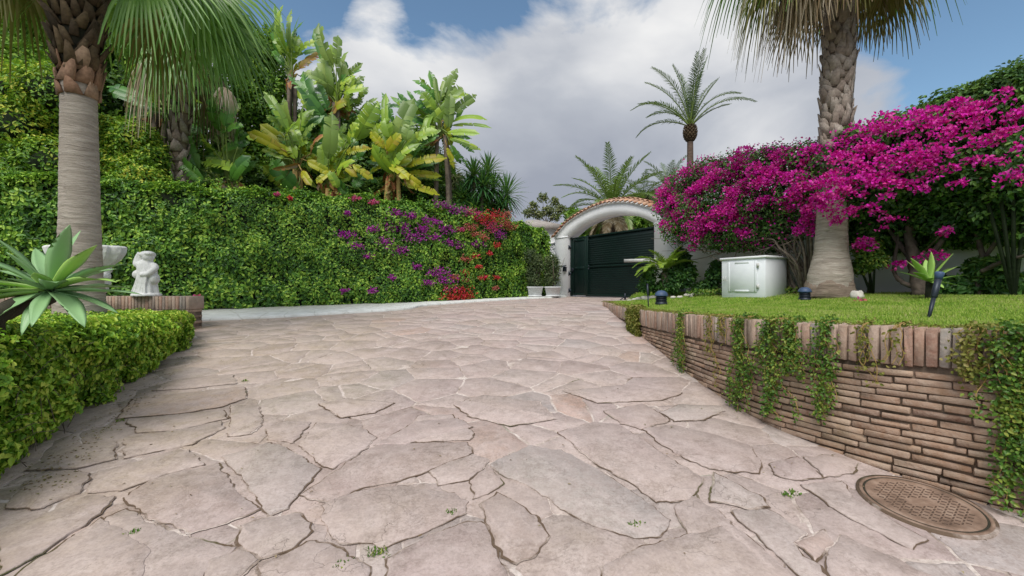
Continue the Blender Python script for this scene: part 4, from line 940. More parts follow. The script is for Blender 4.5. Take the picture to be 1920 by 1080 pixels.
# ================================================================== LOW GROUNDCOVER HEDGE (near left) AND ITS BED
lb_ = [(-2.2, -.3), (-2.95, 1.2)]+[tuple(ground(*p)[:2]) for p in ((8, 900), (100, 828), (200, 758), (300, 690), (352, 645))]+[(-5.75, 7.55)]
LC = curve([(a, b, 0) for a, b in lb_], 6)[:, :2]; LC = LC[::1]
ltop = lambda p: EYE+np.interp(p[:, 1], [0, 2.5, 4, 5.5, 7.5], [-.22, -.24, -.29, -.34, -.38])-.03
lbot = lambda p: gz(p[:, 0], p[:, 1])+.02
def lowhedge():
    root = thing('groundcover_hedge', (-4.4, 5, float(gz(-4.4, 5))), 'low leafy bright green groundcover hedge bordering the left edge of the paving', 'hedge')
    d = np.concatenate([[0], np.cumsum(np.linalg.norm(np.diff(LC, axis=0), axis=1))]); mb = MB()
    def fr(u): p = np.stack([np.interp(u, d, LC[:, 0]), np.interp(u, d, LC[:, 1])], -1); q = np.stack([np.interp(u+.1, d, LC[:, 0]), np.interp(u+.1, d, LC[:, 1])], -1); r = np.stack([np.interp(u-.1, d, LC[:, 0]), np.interp(u-.1, d, LC[:, 1])], -1); t = nrm(q-r); return p, t, np.stack([t[:, 1], -t[:, 0]], 1)
    n = 95000; u = R.uniform(.8, d[-1], n); p, t, o = fr(u); v = R.uniform(0, 1, n)**.9; zb = lbot(p); zt = ltop(p); z = zb+(zt-zb)*v; P = np.column_stack([p, z])
    off = .13*wob(P, 2.6, 2)+.08*wob(P, 7, 3)-R.uniform(0, .11, n)-.16*np.clip((v-.75)/.25, 0, 1)**2-.14*(1-v)**1.3+.03; P[:, :2] += o*off[:, None]
    sheet(mb, P, nrm(np.column_stack([o, np.full(n, .25)])), n, .052, .032, 1.2)
    # top surface back to the brick border
    n = 120000; q = np.column_stack([R.uniform(-11.5, -1.5, n), R.uniform(.2, 7.75, n)]); dv = q[:, None]-LC[None, ::2]; j = (dv**2).sum(2).argmin(1); jj = np.clip(np.arange(len(LC))[::2][j], 1, len(LC)-2)
    t = nrm(LC[jj+1]-LC[jj-1]); o = np.stack([t[:, 1], -t[:, 0]], 1); s = ((q-LC[jj])*o).sum(1); ok = (s < -.03) & (q[:, 0] > -1.55*q[:, 1]-1.2); q = q[ok]; s = s[ok]; n = len(q)
    P = np.column_stack([q, ltop(q)]); P[:, 2] += .04*wob(P, 3, 5)+.03*wob(P, 8, 6)-R.uniform(0, .07, n)-.06*np.clip(1+s/.25, 0, 1)**2
    sheet(mb, P, np.tile(UP, (n, 1)), n, .047, .03, 1.0)
    mb.build('foliage', M_low, root)
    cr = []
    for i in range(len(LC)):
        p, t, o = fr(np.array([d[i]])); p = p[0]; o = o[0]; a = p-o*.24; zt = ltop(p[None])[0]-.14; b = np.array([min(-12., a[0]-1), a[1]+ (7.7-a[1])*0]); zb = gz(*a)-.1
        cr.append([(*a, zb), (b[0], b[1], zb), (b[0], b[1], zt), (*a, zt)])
    MB().add(*loft(cr)).build('shaded_core', M_coretwig, root)  # solid dark filling that stands for the shade under the leaves
    st = MB()
    for _ in range(150):
        u = R.uniform(1, d[-1]-.2); p, t, o = fr(np.array([u])); p = p[0]; o = o[0]; t = t[0]; zt = ltop(p[None])[0]; z = R.uniform(gz(*p)+.05, zt-.05); b = np.array([*(p-o*.06), z]); e = b+np.array([*(o*R.uniform(.03, .14)+t*R.normal(0, .14)), R.normal(-.05, .1)])
        st.add(*tube([b, (b+e)/2+[0, 0, .03], e], .0025, 4))
    st.build('runners', M_bark, root)['kind'] = 'stuff'
lowhedge()

# brick border wall with the statues, behind the bed
bw = thing('brick_border', (-7.4, 8.1, 0), 'low brick border wall behind the groundcover hedge carrying the white statues', 'brick wall')
zt = EYE-.155; e1_ = -6.06
MB().add(*box((-9.5, 8.22, zt-.6), [1, 0, 0], [0, 1, 0], UP, (3.4, .17, .52))).build('mortar', M_mortar, bw)
m = MB(); x = e1_
while x > -12.5:
    wq = R.uniform(.052, .07); cbox(m, (x-wq/2, 8.2+R.uniform(-.005, .005), zt-.125), [1, 0, 0], [0, 1, 0], UP, (wq/2-.003, .2, .125), .006, .003); x -= wq+.004
m.build('brick_cap', M_cap, bw)
m = MB()
for row in range(11):
    x = e1_-.02-(row % 2)*.1
    while x > -12.4: cbox(m, (x-.115, 8.2, zt-.28-.056*row), [1, 0, 0], [0, 1, 0], UP, (.11, .185, .024), .005, .002); x -= .235
m.build('brick_courses', M_brick, bw)

# ================================================================== STATUES
def remesh_obj(mb, name, mat, parent=None, vox=.012, base=None, disp=0):
    o = mb.build(name, mat, parent, base, smooth=True); r = o.modifiers.new('remesh', 'REMESH'); r.mode = 'VOXEL'; r.voxel_size = vox; r.use_smooth_shade = True
    s = o.modifiers.new('smooth', 'SMOOTH'); s.iterations = 2; s.factor = .5; return o
sb = at(275, 556, 8.1); sb[2] = zt+.001
def S_(x, z, y=0): return sb+np.array([x, y, z])
m = MB()
m.add(*lathe(sb, [(.0, 0), (.235, 0), (.235, .035), (.215, .05), (.0, .05)], 20))
# gown: tapering column with folds
rg = []
for z, rx, ry, cx in ((.03, .205, .17, .0), (.12, .195, .16, .0), (.25, .165, .14, .01), (.36, .15, .13, .02), (.46, .15, .13, .02), (.55, .165, .125, .0), (.62, .15, .11, -.01), (.68, .09, .08, .0)):
    th = np.linspace(0, 2*np.pi, 36, endpoint=False); k = 1+.09*np.sin(7*th+z*3)*(1 if z < .5 else .4)
    rg.append([S_(cx+rx*q*math.cos(a), z, ry*q*math.sin(a)) for a, q in zip(th, k)])
m.add(*loft(rg))
m.add(*ellips(S_(.05, .75, -.02), (.1, .1, .105))); m.add(*ellips(S_(.02, .785, .0), (.135, .12, .075))); m.add(*ellips(S_(.09, .80, -.05), (.09, .08, .05)))   # head and curls
m.add(*ellips(S_(-.12, .71, .02), (.075, .07, .1))); m.add(*tube(curve([S_(-.02, .6, -.02), S_(-.15, .6, -.04), S_(-.17, .72, 0), S_(-.12, .82, 0)], 5), np.linspace(.065, .045, 16), 10))
m.add(*tube(curve([S_(.12, .58, 0), S_(.2, .53, -.05), S_(.14, .42, -.13), S_(.02, .4, -.15)], 5), np.linspace(.068, .04, 16), 10))
m.add(*ellips(S_(-.12, .41, -.04), (.1, .09, .09))); m.add(*ellips(S_(.16, .33, -.02), (.085, .1, .11)))
for k in range(6):
    x = -.1+.04*k; m.add(*tube(curve([S_(-.09+.02*k, .62, -.1), S_(x*.8+.03, .4, -.145), S_(x, .2, -.15), S_(x*1.3-.02, .06, -.165)], 5), .016, 6))
remesh_obj(m, 'figure_statue', M_statue, None, .011, sb); tag(bpy.data.objects['figure_statue'], 'white stone statue of a draped figure with raised arm on the brick border', 'statue')
# second piece half hidden behind the palm: wide bowl carried on a figure
fb = at(160, 556, 8.15); fb[2] = zt+.001; m = MB()
bowl = thing('stone_fountain', fb, 'rough white carved stone fountain bowl on a figure, half hidden behind the left palm trunk', 'fountain')
th = np.linspace(0, 2*np.pi, 40, endpoint=False); rg = []
for z, r in ((.5, .25), (.58, .48), (.7, .62), (.82, .7), (.93, .73), (.96, .68), (.9, .58), (.84, .3)):
    q = 1+.05*np.sin(13*th+5*z)+.02*np.sin(29*th); rg.append([fb+np.array([r*k*math.cos(a), r*k*.45*math.sin(a), z]) for a, k in zip(th, q)])
m.add(*loft(rg)); remesh_obj(m, 'bowl', M_statue, bowl, .014)
m = MB(); m.add(*ellips(fb+[.28, 0, .5], (.2, .16, .14), rough=.1)); m.add(*ellips(fb+[.36, -.05, .38], (.14, .14, .12))); m.add(*ellips(fb+[.25, 0, .25], (.2, .17, .2), rough=.1)); m.add(*ellips(fb+[.1, 0, .12], (.34, .2, .13), rough=.1)); m.add(*ellips(fb+[-.3, 0, .4], (.26, .16, .3), rough=.12)); m.add(*ellips(fb+[-.3, 0, .12], (.3, .18, .14)))
remesh_obj(m, 'figure_base', M_statue, bowl, .014)
# ================================================================== FAN PALMS
def boots(mb, axis_fn, z0, z1, rad_fn, rows, per, size, out=.5, jit=.2, w=.9):
    for i in range(rows):
        t = (i+.5)/rows; z = z0+(z1-z0)*t; c = axis_fn(z); r = rad_fn(z)
        for j in range(per):
            a = 2*np.pi*(j+.5*(i % 2)+R.uniform(-jit, jit))/per; o = np.array([math.cos(a), math.sin(a), 0]); s = np.array([-o[1], o[0], 0]); L = size*R.uniform(.7, 1.2); e = R.uniform(.15, out)
            d = nrm(UP+o*e+s*R.uniform(-.45, .45)); n_ = nrm(np.cross(s, d)); b = c+o*(r-.02)-UP*.03
            hw = math.pi*r/per*w*R.uniform(.8, 1.2)
            tt = R.uniform(.25, .6); rings = [[b-s*hw, b+s*hw, b+s*hw+o*.03, b-s*hw+o*.035], [b+d*L*.55-s*hw*.75, b+d*L*.55+s*hw*.8, b+d*L*.55+s*hw*.8+o*.022, b+d*L*.55-s*hw*.75+o*.022], [b+d*L-s*hw*tt, b+d*L*.9+s*hw*tt*.8, b+d*L*.9+s*hw*tt*.8+o*.012, b+d*L-s*hw*tt+o*.012]]
            mb.add(*loft(rings))
def palm_trunk(mb, foot, top, prof, M=28, ridge=.012, amp=.02):
    foot = np.array(foot); top = np.array(top); H_ = top[2]-foot[2]; K = int(H_/.045); rg = []
    for k in range(K+1):
        t = k/K; z = H_*t; c = foot+(top-foot)*t; r = np.interp(z, prof[0], prof[1])*(1+ridge*math.sin(k*2.4)+R.uniform(-.006, .006)); th = np.linspace(0, 2*np.pi, M, endpoint=False)
        d = np.stack([np.cos(th), np.sin(th), 0*th], 1); q = c+d*r; q = c+d*(r*(1+amp*wob(q*np.array([1, 1, .4]), 5, 4)))[:, None]; rg.append(q)
    mb.add(*loft(rg))

# --- left palm
LPf = np.array([-6.32, 6.25, EYE-.5]); LPt = np.array([-6.36, 6.25, EYE+5.1])
lp = thing('fan_palm', LPf, 'thick fan palm with smooth grey trunk and shaggy brown collar behind the big agave', 'palm tree')
lax = lambda z: LPf+(LPt-LPf)*((z-LPf[2])/(LPt[2]-LPf[2]))
m = MB(); palm_trunk(m, LPf, lax(EYE+3.1), ([0, .35, .7, 1.6, 2.6, 3.6], [.3, .28, .25, .225, .205, .195])); m.build('trunk', M_trunk, lp)
m = MB(); boots(m, lax, EYE+2.72, EYE+3.25, lambda z: .2, 3, 6, .32, .3, .15, 1.1); m.build('leaf_bases', M_booto, lp)
m = MB(); m.add(*tube([lax(EYE+3.0), lax(EYE+4), LPt], [.2, .25, .29], 14, rough=.05)); m.build('upper_trunk', M_twig, lp)
m = MB(); boots(m, lax, EYE+3.15, EYE+5.0, lambda z: .215+.05*(z-EYE-3), 14, 10, .3, .8, .25, .85); m.build('fibrous_collar', M_bootd, lp)
top = LPt+[0, 0, -.3]
def addfan(root, mat, *a, **k):
    mb, pt = fanleaf(*a, **k); o = mb.build('frond', mat, root); MB().add(*pt).build('leaf_stalk', M_pet if mat is M_fan else M_wood, o)
spec = [((1.0, -.25, .12), 1.25, 1.5, .55, M_fan, .0), ((1.0, .45, .05), 1.3, 1.45, .6, M_fan, .2), ((.85, -.75, .1), 1.05, 1.4, .6, M_fan, -.2), ((1, .1, -.28), 1.1, 1.35, .8, M_fan, .1), ((.8, .8, -.15), 1.1, 1.35, .8, M_fan, 0), ((.9, -.5, -.25), .95, 1.25, .9, M_fanm, 0),
        ((-.9, -.5, .1), 1.1, 1.3, .7, M_fan, 0), ((-1, .3, -.05), 1.1, 1.3, .7, M_fan, 0), ((-.6, .8, -.1), 1.1, 1.3, .7, M_fan, 0), ((-.9, .1, -.3), .9, 1.15, .9, M_fanm, 0), ((.1, 1, -.1), 1.1, 1.3, .8, M_fan, 0), ((.3, .9, -.35), .9, 1.2, .9, M_fanm, .1),
        ((.2, -1, .35), 1.1, 1.2, .6, M_fan, 0), ((-.4, -.9, .3), 1.1, 1.2, .6, M_fan, 0), ((.6, .5, .8), 1.1, 1.3, .5, M_fan, 0), ((-.5, .5, .8), 1.1, 1.3, .5, M_fan, 0), ((.7, -.5, .7), 1.2, 1.4, .5, M_fan, 0), ((0, .2, 1), 1.1, 1.3, .3, M_fan, 0)]
for d, p, b, dr, mt_, ro in spec[6:]: addfan(lp, mt_, top+nrm(np.array(d))*.25, (d[0], d[1], d[2]+.2), p*.85, b*.75, 40, 115, dr*.7, .12, ro, None, .52, 1.1)
for d, p, b, dr, mt_, ro, fc in [((1, -.15, -.12), 1.0, 1.3, .25, M_fan, 0, (0, -1, .25)), ((1, .35, .12), 1.25, 1.25, .35, M_fan, 0, (.2, -1, .6)), ((.9, .6, .05), 1.0, 1.2, .4, M_fan, 0, (.3, -1, .3)), ((1, -.5, .2), .9, 1.1, .4, M_fan, 0, (0, -.6, 1)), ((1, .9, .0), 1.3, 1.2, .45, M_fan, 0, (.5, -1, .4)), ((-.7, -.2, 0), .7, .9, .5, M_fanm, 0, (0, -1, .2))]: addfan(lp, mt_, top+nrm(np.array(d))*.2, d, p, b, 46, 100, dr, .1, ro, fc, .55, .8)

# --- palm seen beyond it, behind the hedge, with shaggy whitish trunk
sf = foot_of(333, 11.6); st_ = at(350, 95, 11.6)
sp = thing('fan_palm', sf, 'slim shaggy fan palm with pale peeling trunk rising behind the hedge', 'palm tree')
sax = lambda z: sf+(st_-sf)*((z-sf[2])/(st_[2]-sf[2]))+np.array([.12*math.sin((z-1)*1.1), 0, 0])
m = MB(); m.add(*tube([sax(z) for z in np.linspace(sf[2], st_[2], 12)], np.linspace(.22, .15, 12), 12, rough=.08)); m.build('trunk', M_trunkb, sp)
m = MB(); boots(m, sax, sf[2]+1.2, st_[2], lambda z: .19, 22, 6, .34, .35, .3, 1.0); m.build('leaf_bases', M_boot, sp)
for k in range(20):
    a = k*2.4; e = [.5, .1, -.3, -.6][k % 4]; d = (math.cos(a), math.sin(a), e)
    addfan(sp, (M_fan, M_fan, M_fan, M_fanm)[k % 4] if e > -.5 else M_fand, st_+nrm(np.array(d))*.12, d, .7, .8, 30, 115, .6+.5*(e < 0), .15, R.uniform(-.3, .3), None, .5, 1.3)
m_, p_ = fanleaf(at(418, 150, 11), (.4, -.2, -1), .2, .45, 22, 60, .5, .1); m_.build('frond', M_fand, sp)

# --- right tall palm
RPf = np.array([6.02, 8.1, EYE-.14]); RPt = np.array([6.3, 8.1, EYE+7.0])
rp = thing('fan_palm', RPf, 'tall fan palm with bulging trunk base standing on the lawn among the magenta flowers', 'palm tree')
rax = lambda z: RPf+(RPt-RPf)*((z-RPf[2])/(RPt[2]-RPf[2]))
m = MB(); palm_trunk(m, RPf, rax(EYE+2.55), ([0, .15, .38, .58, .8, 1.2, 2.3, 3.5], [.33, .375, .37, .325, .282, .256, .236, .228]), amp=.03); m.build('trunk', M_trunk, rp)
m = MB(); rg = []
for z, r in ((-.12, .3), (-.03, .42), (.03, .42), (.1, .4), (.17, .385), (.24, .36)):
    th = np.linspace(0, 2*np.pi, 60, endpoint=False); rg.append([RPf+np.array([math.cos(a)*r*(1+g_), math.sin(a)*r*(1+g_), z+.05*math.sin(a*5)*(z > 0)]) for a, g_ in zip(th, R.uniform(-.035, .045, 60))])
m.add(*loft(rg))
m.build('root_mass', M_trunkb, rp)
m = MB(); m.add(*tube([rax(EYE+2.4), rax(EYE+3.6), RPt], [.23, .22, .24], 14, rough=.05)); m.build('upper_trunk', M_trunkb, rp)
m = MB(); boots(m, rax, EYE+2.45, EYE+6.3, lambda z: .225, 30, 8, .28, .3, .2, 1.05); m.build('leaf_bases', M_boot, rp)
rt = RPt+[0, 0, -.35]
for k in range(22):      # dry skirt
    a = k*2.4+.3; e = R.uniform(-1.0, -.45); d = (math.cos(a), math.sin(a), e)
    addfan(rp, M_fand if k % 5 else M_fanm, rt+nrm(np.array(d))*.2-UP*.1, d, R.uniform(.5, .75), R.uniform(.55, .95), 26, 80, .6, .25, R.uniform(-.4, .4), None, .42, .9)
for d, p, b, mt_, dr in [((-1, -.2, -.12), 1.05, 1.05, M_fanm, .9), ((-1, .35, -.3), .85, 1.0, M_fanm, .9), ((-.7, -.7, -.1), .8, 1.0, M_fan, .8), ((-.9, -.1, -.55), .75, .95, M_fand, .9), ((-.8, .3, .2), 1.2, 1.2, M_fan, .8), ((1, .1, -.1), .75, .75, M_fand, .7), ((.9, -.5, .1), .8, .8, M_fanm, .7), ((1, .3, .2), 1.1, 1.1, M_fan, .8), ((-.55, -.75, -.4), .7, .9, M_fand, .9),
                    ((0, -1, .4), 1, 1, M_fan, .6), ((.3, .9, .3), 1, 1.1, M_fan, .6), ((-.4, .9, .4), 1, 1.1, M_fan, .6), ((.6, -.4, .9), 1, 1.1, M_fan, .5), ((-.5, -.3, .9), 1, 1.1, M_fan, .5), ((0, .4, 1), 1, 1.1, M_fan, .4)]:
    addfan(rp, mt_, rt+nrm(np.array(d))*.2, d, p, b, 36, 105, dr, .15, R.uniform(-.2, .2), None, .45, 1.1)

# ================================================================== FEATHER PALMS FAR AWAY
def datepalm(name, label, px, pytop, pyfoot, d, rad, nf, L, mat, leaflet, up=(.1, 1.35), bend=(.6, 1.6), boss=True, nl=34, ll=.42, lean=0, fixed=None, dead=0, group=None):
    top = at(px, pytop, d); foot = foot_of(px, d)+[lean, 0, 0]; root = thing(name, foot, label, 'palm tree', group)
    m = MB(); m.add(*tube([foot+(top-foot)*t for t in np.linspace(0, 1, 14)], rad*(1+.05*np.sin(np.arange(14)*2)), 14, rough=.04)); m.build('trunk', M_dtr, root)
    if boss:
        m = MB(); c = top-UP*.25; m.add(*ellips(c, (rad*1.9, rad*1.9, .36), 14, 8))
        for i in range(9):
            z = -.38+.085*i; rr = rad*1.95*math.sqrt(max(.05, 1-(z/.45)**2))
            for j in range(11):
                a = 2*np.pi*(j+.5*(i % 2))/11; o = np.array([math.cos(a), math.sin(a), 0]); b = c+o*rr*.93+UP*z; cbox(m, b+o*.03+UP*.03, nrm(o+UP*.8), [-o[1], o[0], 0], nrm(UP-o*.8), (.06, .04, .016), .008)
        m.build('leaf_bases', M_booto if boss == 1 else M_bootd, root)
    for k in range(nf):
        if fixed and k < len(fixed): az, e, l2, b = fixed[k]
        else: az = k*2.399; u = (k+.5)/nf; e = up[0]+(up[1]-up[0])*u; b = bend[1]+(bend[0]-bend[1])*u; l2 = 1
        rc, mb = pinnate(top+UP*.05, az, e, L*l2*R.uniform(.9, 1.05), b, nl, ll, leaflet, rad=.035)
        o = mb.build('frond', mat, root); MB().add(*rc).build('leaf_stalk', M_pet, o)
    for k in range(dead):
        az = k*2.4; rc, mb = pinnate(top-UP*.1, az, -.5, L*.6, .9, nl, ll*.9, leaflet, rad=.03); mb.build('frond', M_fand, root)
    return root
PI = math.pi
fx = [(PI, .95, 1.1, 1.55), (PI*.95, .45, .95, 1.35), (PI*.9, 1.2, 1.15, .75), (PI*1.05, .75, 1.0, .95), (PI*1.0, 1.45, 1.1, .35), (.1, 1.1, 1.1, 1.15), (0, .9, 1.15, 1.2), (.2, 1.3, 1.0, .6), (-.1, 1.42, 1.15, .2), (.3, .75, .9, .5), (PI*1.1, 1.3, 1.1, 1.0), (-.2, 1.2, .8, .35), (PI/2, 1.35, 1.1, .3), (-PI/2, 1.3, 1.1, .5), (PI*.8, 1.0, .9, 1.3)]
datepalm('date_palm', 'tall slender feather palm standing alone against the cloudy sky', 1294, 240, 560, 20, .14, 17, 2.95, M_date, .035, (.5, 1.45), (.4, 1.2), 2, 44, .36, fixed=fx)
datepalm('date_palm', 'lush feather palm rising just behind the gateway arch', 1148, 395, 560, 23, .32, 30, 3.4, M_datel, .05, (.0, 1.35), (.4, 1.5), 2, 44, .5, dead=12)
datepalm('date_palm', 'small distant feather palm between the arch and the magenta flowers', 1252, 356, 560, 33, .25, 20, 2.9, M_date, .05, (.1, 1.35), (.6, 1.5), 2, 30, .5)
datepalm('date_palm', 'distant feather palm just above the right end of the arch tiles', 1205, 372, 560, 36, .25, 16, 3.0, M_date, .05, (.0, 1.1), (.7, 1.5), 2, 30, .5)

# ================================================================== PADDLE-LEAF CLUMPS (wild banana like)
Z2 = lambda x, y: (400+x/2.571, y/2.571)
def clump(label, px, d, hub, L, stems=(), seed=0, mt0=None, name='wild_banana'):
    foot = foot_of(px, d); root = thing(name, foot, label, 'plant'); H2 = at(*Z2(*hub), d)
    sm = MB()
    for k in range(max(3, len(stems))):
        dx = R.uniform(-.3, .3, 2); sm.add(*tube(curve([foot+[dx[0], dx[1], 0], (foot+H2)/2+[dx[0], dx[1], 0], H2+[dx[0]*.6, dx[1]*.6, -.3+R.uniform(-.2, .2)]], 4), np.linspace(.1, .07, 9), 8, rough=.1))
    sm.build('stem', M_pety if mt0 is M_stry else M_bark, root)
    # dried sheaths
    dm = MB()
    for k in range(10):
        b = H2+R.normal(0, .12, 3)-UP*.25; e = b+np.array([R.normal(0, .3), R.normal(0, .3), -R.uniform(.25, .6)]); q = paddle(b, e, .16, R.normal(size=3), .1, 8, .4, .6, .2); dm.add(np.concatenate(q.v), [tuple(f) for a in q.f for f in a.tolist()] if False else _merge(q))
    dm.build('dry_sheaths', M_strb, root)
    L2 = [(e[0]+R.uniform(-28, 28), e[1]+R.uniform(-10, 40), e[2]+R.uniform(-45, 45), e[3]+R.uniform(10, 60), e[4]*.85, 'dgd'[i % 3], 1) for i, e in enumerate(L)]
    L2 += [(hub[0]+R.uniform(-50, 50), hub[1]+R.uniform(-60, 20), hub[0]+(q_ := R.uniform(-130, 130)), hub[1]-R.uniform(100, 190)+abs(q_)*.5, R.uniform(60, 85), R.choice(['g', 'g', 'b', 'd'])) for _ in range(7)] if L[0][2] > 0 and len(L) > 11 else []
    for e in L+L2:
        x0, y0, x1, y1, w_ = e[:5]; mt_ = {'g': M_strel, 'd': M_strd, 'b': M_strg, 'y': M_stry, 'w': M_strb}[e[5] if len(e) > 5 else 'g']
        dz = R.uniform(-.5, .35) if len(e) < 7 else R.uniform(.5, 1.1); b = at(*Z2(x0-(x1-x0)*.08, y0-(y1-y0)*.08), d+dz); t = at(*Z2(x1+(x1-x0)*.06, y1+(y1-y0)*.06), d+dz+R.uniform(-.35, .25)); wd2 = w_/2.571*d/F*.7
        yaw = R.uniform(-.7, .7); nn = np.array([math.sin(yaw), -math.cos(yaw), R.uniform(.1, .7)])
        mb = paddle(b, t, wd2, nn, R.uniform(.03, .14), 20, R.uniform(.12, .5), R.uniform(.15, .45), .05)
        o = mb.build('leaf', mt_, root)
        mid = (b+H2)/2+(b-t)*.12; MB().add(*tube(curve([H2-UP*.45, mid, b], 4), np.linspace(.03, .015, 9), 6)).build('leaf_stalk', M_pety if mt_ in (M_stry, M_strb) else M_pet, o)
    return root
def _merge(q):
    out = []
    for a in q.f: out += [tuple(r) for r in a.tolist()]
    return out
clump('tallest banana-like plant on the left with upright torn leaves and one withered leaf', 548, 15.5, (385, 350), [(352,245,338,38,95),(345,240,298,30,50,'d'),(385,235,440,105,48,'d'),(375,240,378,55,45,'b'),(375,305,412,180,85),(402,262,515,205,62),(345,250,300,190,60),(425,325,518,258,62,'w'),(395,335,470,300,60,'y'),(340,300,285,250,50,'d')])
clump('large banana-like plant with tall blue green leaves at the centre of the group', 640, 14.6, (600, 470), [(570,300,512,122,80,'b'),(592,300,600,178,62,'b'),(625,300,648,252,42,'b'),(560,450,540,270,100,'b'),(600,450,575,310,70,'b'),(645,365,716,308,48,'b'),(655,425,726,372,46,'b'),(545,400,440,355,70,'b'),(595,525,620,395,115,'g'),(655,525,672,365,85,'g'),
 (545,600,370,378,70,'d'),(560,620,440,360,110,'d'),(700,505,745,425,62,'b'),(715,525,790,475,42,'b'),(580,520,640,490,80,'y'),(640,560,690,480,70,'b'),(530,440,500,330,60,'b'),(620,430,690,370,60,'g'),(550,520,505,410,70,'d')])
clump('yellowing banana-like plant low at the left end of the group', 560, 13.2, (400, 780), [(350,620,248,452,70),(385,640,342,480,78,'b'),(330,630,258,560,55),(345,690,232,605,75,'y'),(315,710,172,640,70,'y'),(395,660,482,535,85),(435,670,495,600,66,'b'),(425,570,452,490,50,'b'),(375,750,285,700,70,'y'),(475,735,540,650,55,'w'),(395,905,285,780,120,'d'),(460,780,555,832,60,'y'),(360,690,300,640,60,'y'),(420,700,380,610,70,'g'),(440,740,410,660,60,'y'),(330,760,240,720,50,'g'),(430,830,470,890,50,'y'),(350,660,400,590,55,'g')], mt0=M_stry)
clump('low banana-like plant with green and yellow leaves in the middle of the group', 612, 13.6, (560, 860), [(555,750,570,550,95,'b'),(535,800,600,690,120,'g'),(600,762,757,718,62,'y'),(602,670,642,600,60,'b'),(620,850,455,770,80,'y'),(540,935,528,840,70,'g'),(680,800,765,860,52,'y'),(700,655,790,500,125,'g'),(692,605,760,560,62,'g'),(650,940,595,880,85,'d'),(600,820,680,780,60,'g'),(520,790,440,750,60,'g'),(590,870,660,850,60,'g'),(640,720,610,640,70,'g'),(660,690,700,600,80,'g'),(560,830,500,880,50,'y'),(600,900,560,830,60,'g'),(700,760,740,700,60,'d'),(610,780,690,850,50,'y'),(680,900,720,850,70,'d')], mt0=M_stry)
clump('yellow-leaved banana-like plant at the right front of the group', 734, 14.0, (865, 810), [(880,665,962,485,118,'b'),(838,650,832,460,52,'g'),(862,600,815,455,45,'d'),(930,672,955,590,85,'b'),(855,665,830,575,85,'g'),(895,725,1085,635,95,'g'),(960,690,1062,615,70,'g'),(865,790,955,755,85,'y'),(945,800,1115,765,75,'y'),(858,800,938,862,75,'y'),(955,835,1092,850,52,'y'),(925,890,1082,938,62,'y'),(865,780,760,760,60,'y'),(822,705,760,640,60,'y'),(840,720,900,650,80,'y'),(850,690,790,600,70,'g'),(880,760,820,700,60,'g'),(830,800,760,830,50,'y'),(930,850,1000,900,60,'y'),(800,700,740,560,60,'g')], mt0=M_stry)
clump('tall banana-like plant at the right end with leaves fanned out against the clouds', 828, 14.8, (1095, 605), [(1062,475,966,392,52,'d'),(1080,485,1043,348,50,'d'),(1088,490,1068,375,40,'b'),(1112,475,1172,338,62,'b'),(1132,482,1195,425,85,'b'),(1100,470,1130,370,55,'b'),(1148,545,1262,462,72,'b'),(1158,590,1312,580,54,'g'),(1140,640,1276,645,54,'g'),(1150,672,1282,722,54,'g'),(1062,525,1008,450,75,'g'),(1080,505,1118,440,75,'g'),(1030,560,868,478,50,'d'),(960,545,890,452,42,'d'),(985,520,935,440,30,'d'),(1080,640,948,722,70,'g'),(1062,640,940,680,55,'g'),(1150,705,1192,785,42,'d'),(1130,720,1158,808,42,'y'),(1020,580,980,500,70,'g'),(1035,600,960,580,55,'d'),(1120,600,1150,700,60,'y'),(1050,560,1020,650,60,'g')])
clump('dark broad-leaved banana-like plant behind the slim palm', 430, 12.0, (80, 840), [(30,620,5,470,110,'d'),(60,600,85,480,90,'d'),(50,640,140,610,75,'d'),(60,720,170,690,75,'d'),(40,840,-5,740,95,'d'),(90,860,175,760,90,'d'),(30,890,-20,820,85,'d'),(-60,860,-190,740,90,'d'),(-80,800,-150,640,80,'d'),(0,720,-60,640,70,'g'),(100,760,60,700,80,'g'),(-30,880,-90,800,70,'d'),(120,700,140,600,40,'d')])
clump('smaller dark banana-like plant above the yellow shrub', 290, 12.6, (-230, 500), [(-300,500,-500,420,100,'d'),(-280,480,-330,330,90,'g'),(-200,480,-160,360,90,'d'),(-180,520,-60,500,90,'g'),(-260,540,-420,560,90,'d'),(-200,600,-90,640,80,'d'),(-300,420,-420,300,90,'g')])

# ================================================================== YUCCAS
def yucca(label, px, d, heads, seed=0, group=None):
    foot = foot_of(px, d); root = thing('yucca', foot, label, 'yucca', group); tm = MB()
    for hx, hy, L in heads:
        h = at(hx, hy, d+R.uniform(-.3, .3)); tm.add(*tube(curve([foot+[R.uniform(-.15, .15), 0, 0], (foot+h)/2, h], 4), np.linspace(.11, .05, 9), 7, rough=.1)); mb = MB(); n = 110
        for k in range(n):
            a = k*2.399; e = 1.45-2.3*(k/n)**.9; dd_ = np.array([math.cos(a)*math.cos(e), math.sin(a)*math.cos(e), math.sin(e)]); l2 = L*R.uniform(.85, 1.05); S = nrm(np.cross(dd_, UP)); Nn = np.cross(S, dd_); b = h+dd_*.04-UP*.12*(k/n); w_ = .028
            c1 = b+dd_*l2*.55-UP*.02; c2 = b+dd_*l2-UP*(.1*l2+.05); mb.add([b-S*w_*.6, b+S*w_*.6, c1+S*w_+Nn*.008, c1-S*w_+Nn*.008, c2], [(0, 1, 2, 3), (3, 2, 4)])
        mb.build('leaf_rosette', M_yuc, root)
    tm.build('trunk', M_bark, root)
yucca('dark spiky yucca with several heads above the hedge, left of its neighbour', 898, 15.5, [(888,325,.75),(915,320,.8),(905,345,.8),(880,355,.85),(925,350,.75),(868,372,.8),(905,375,.9),(890,390,.8)], group='yuccas behind the flowering hedge')
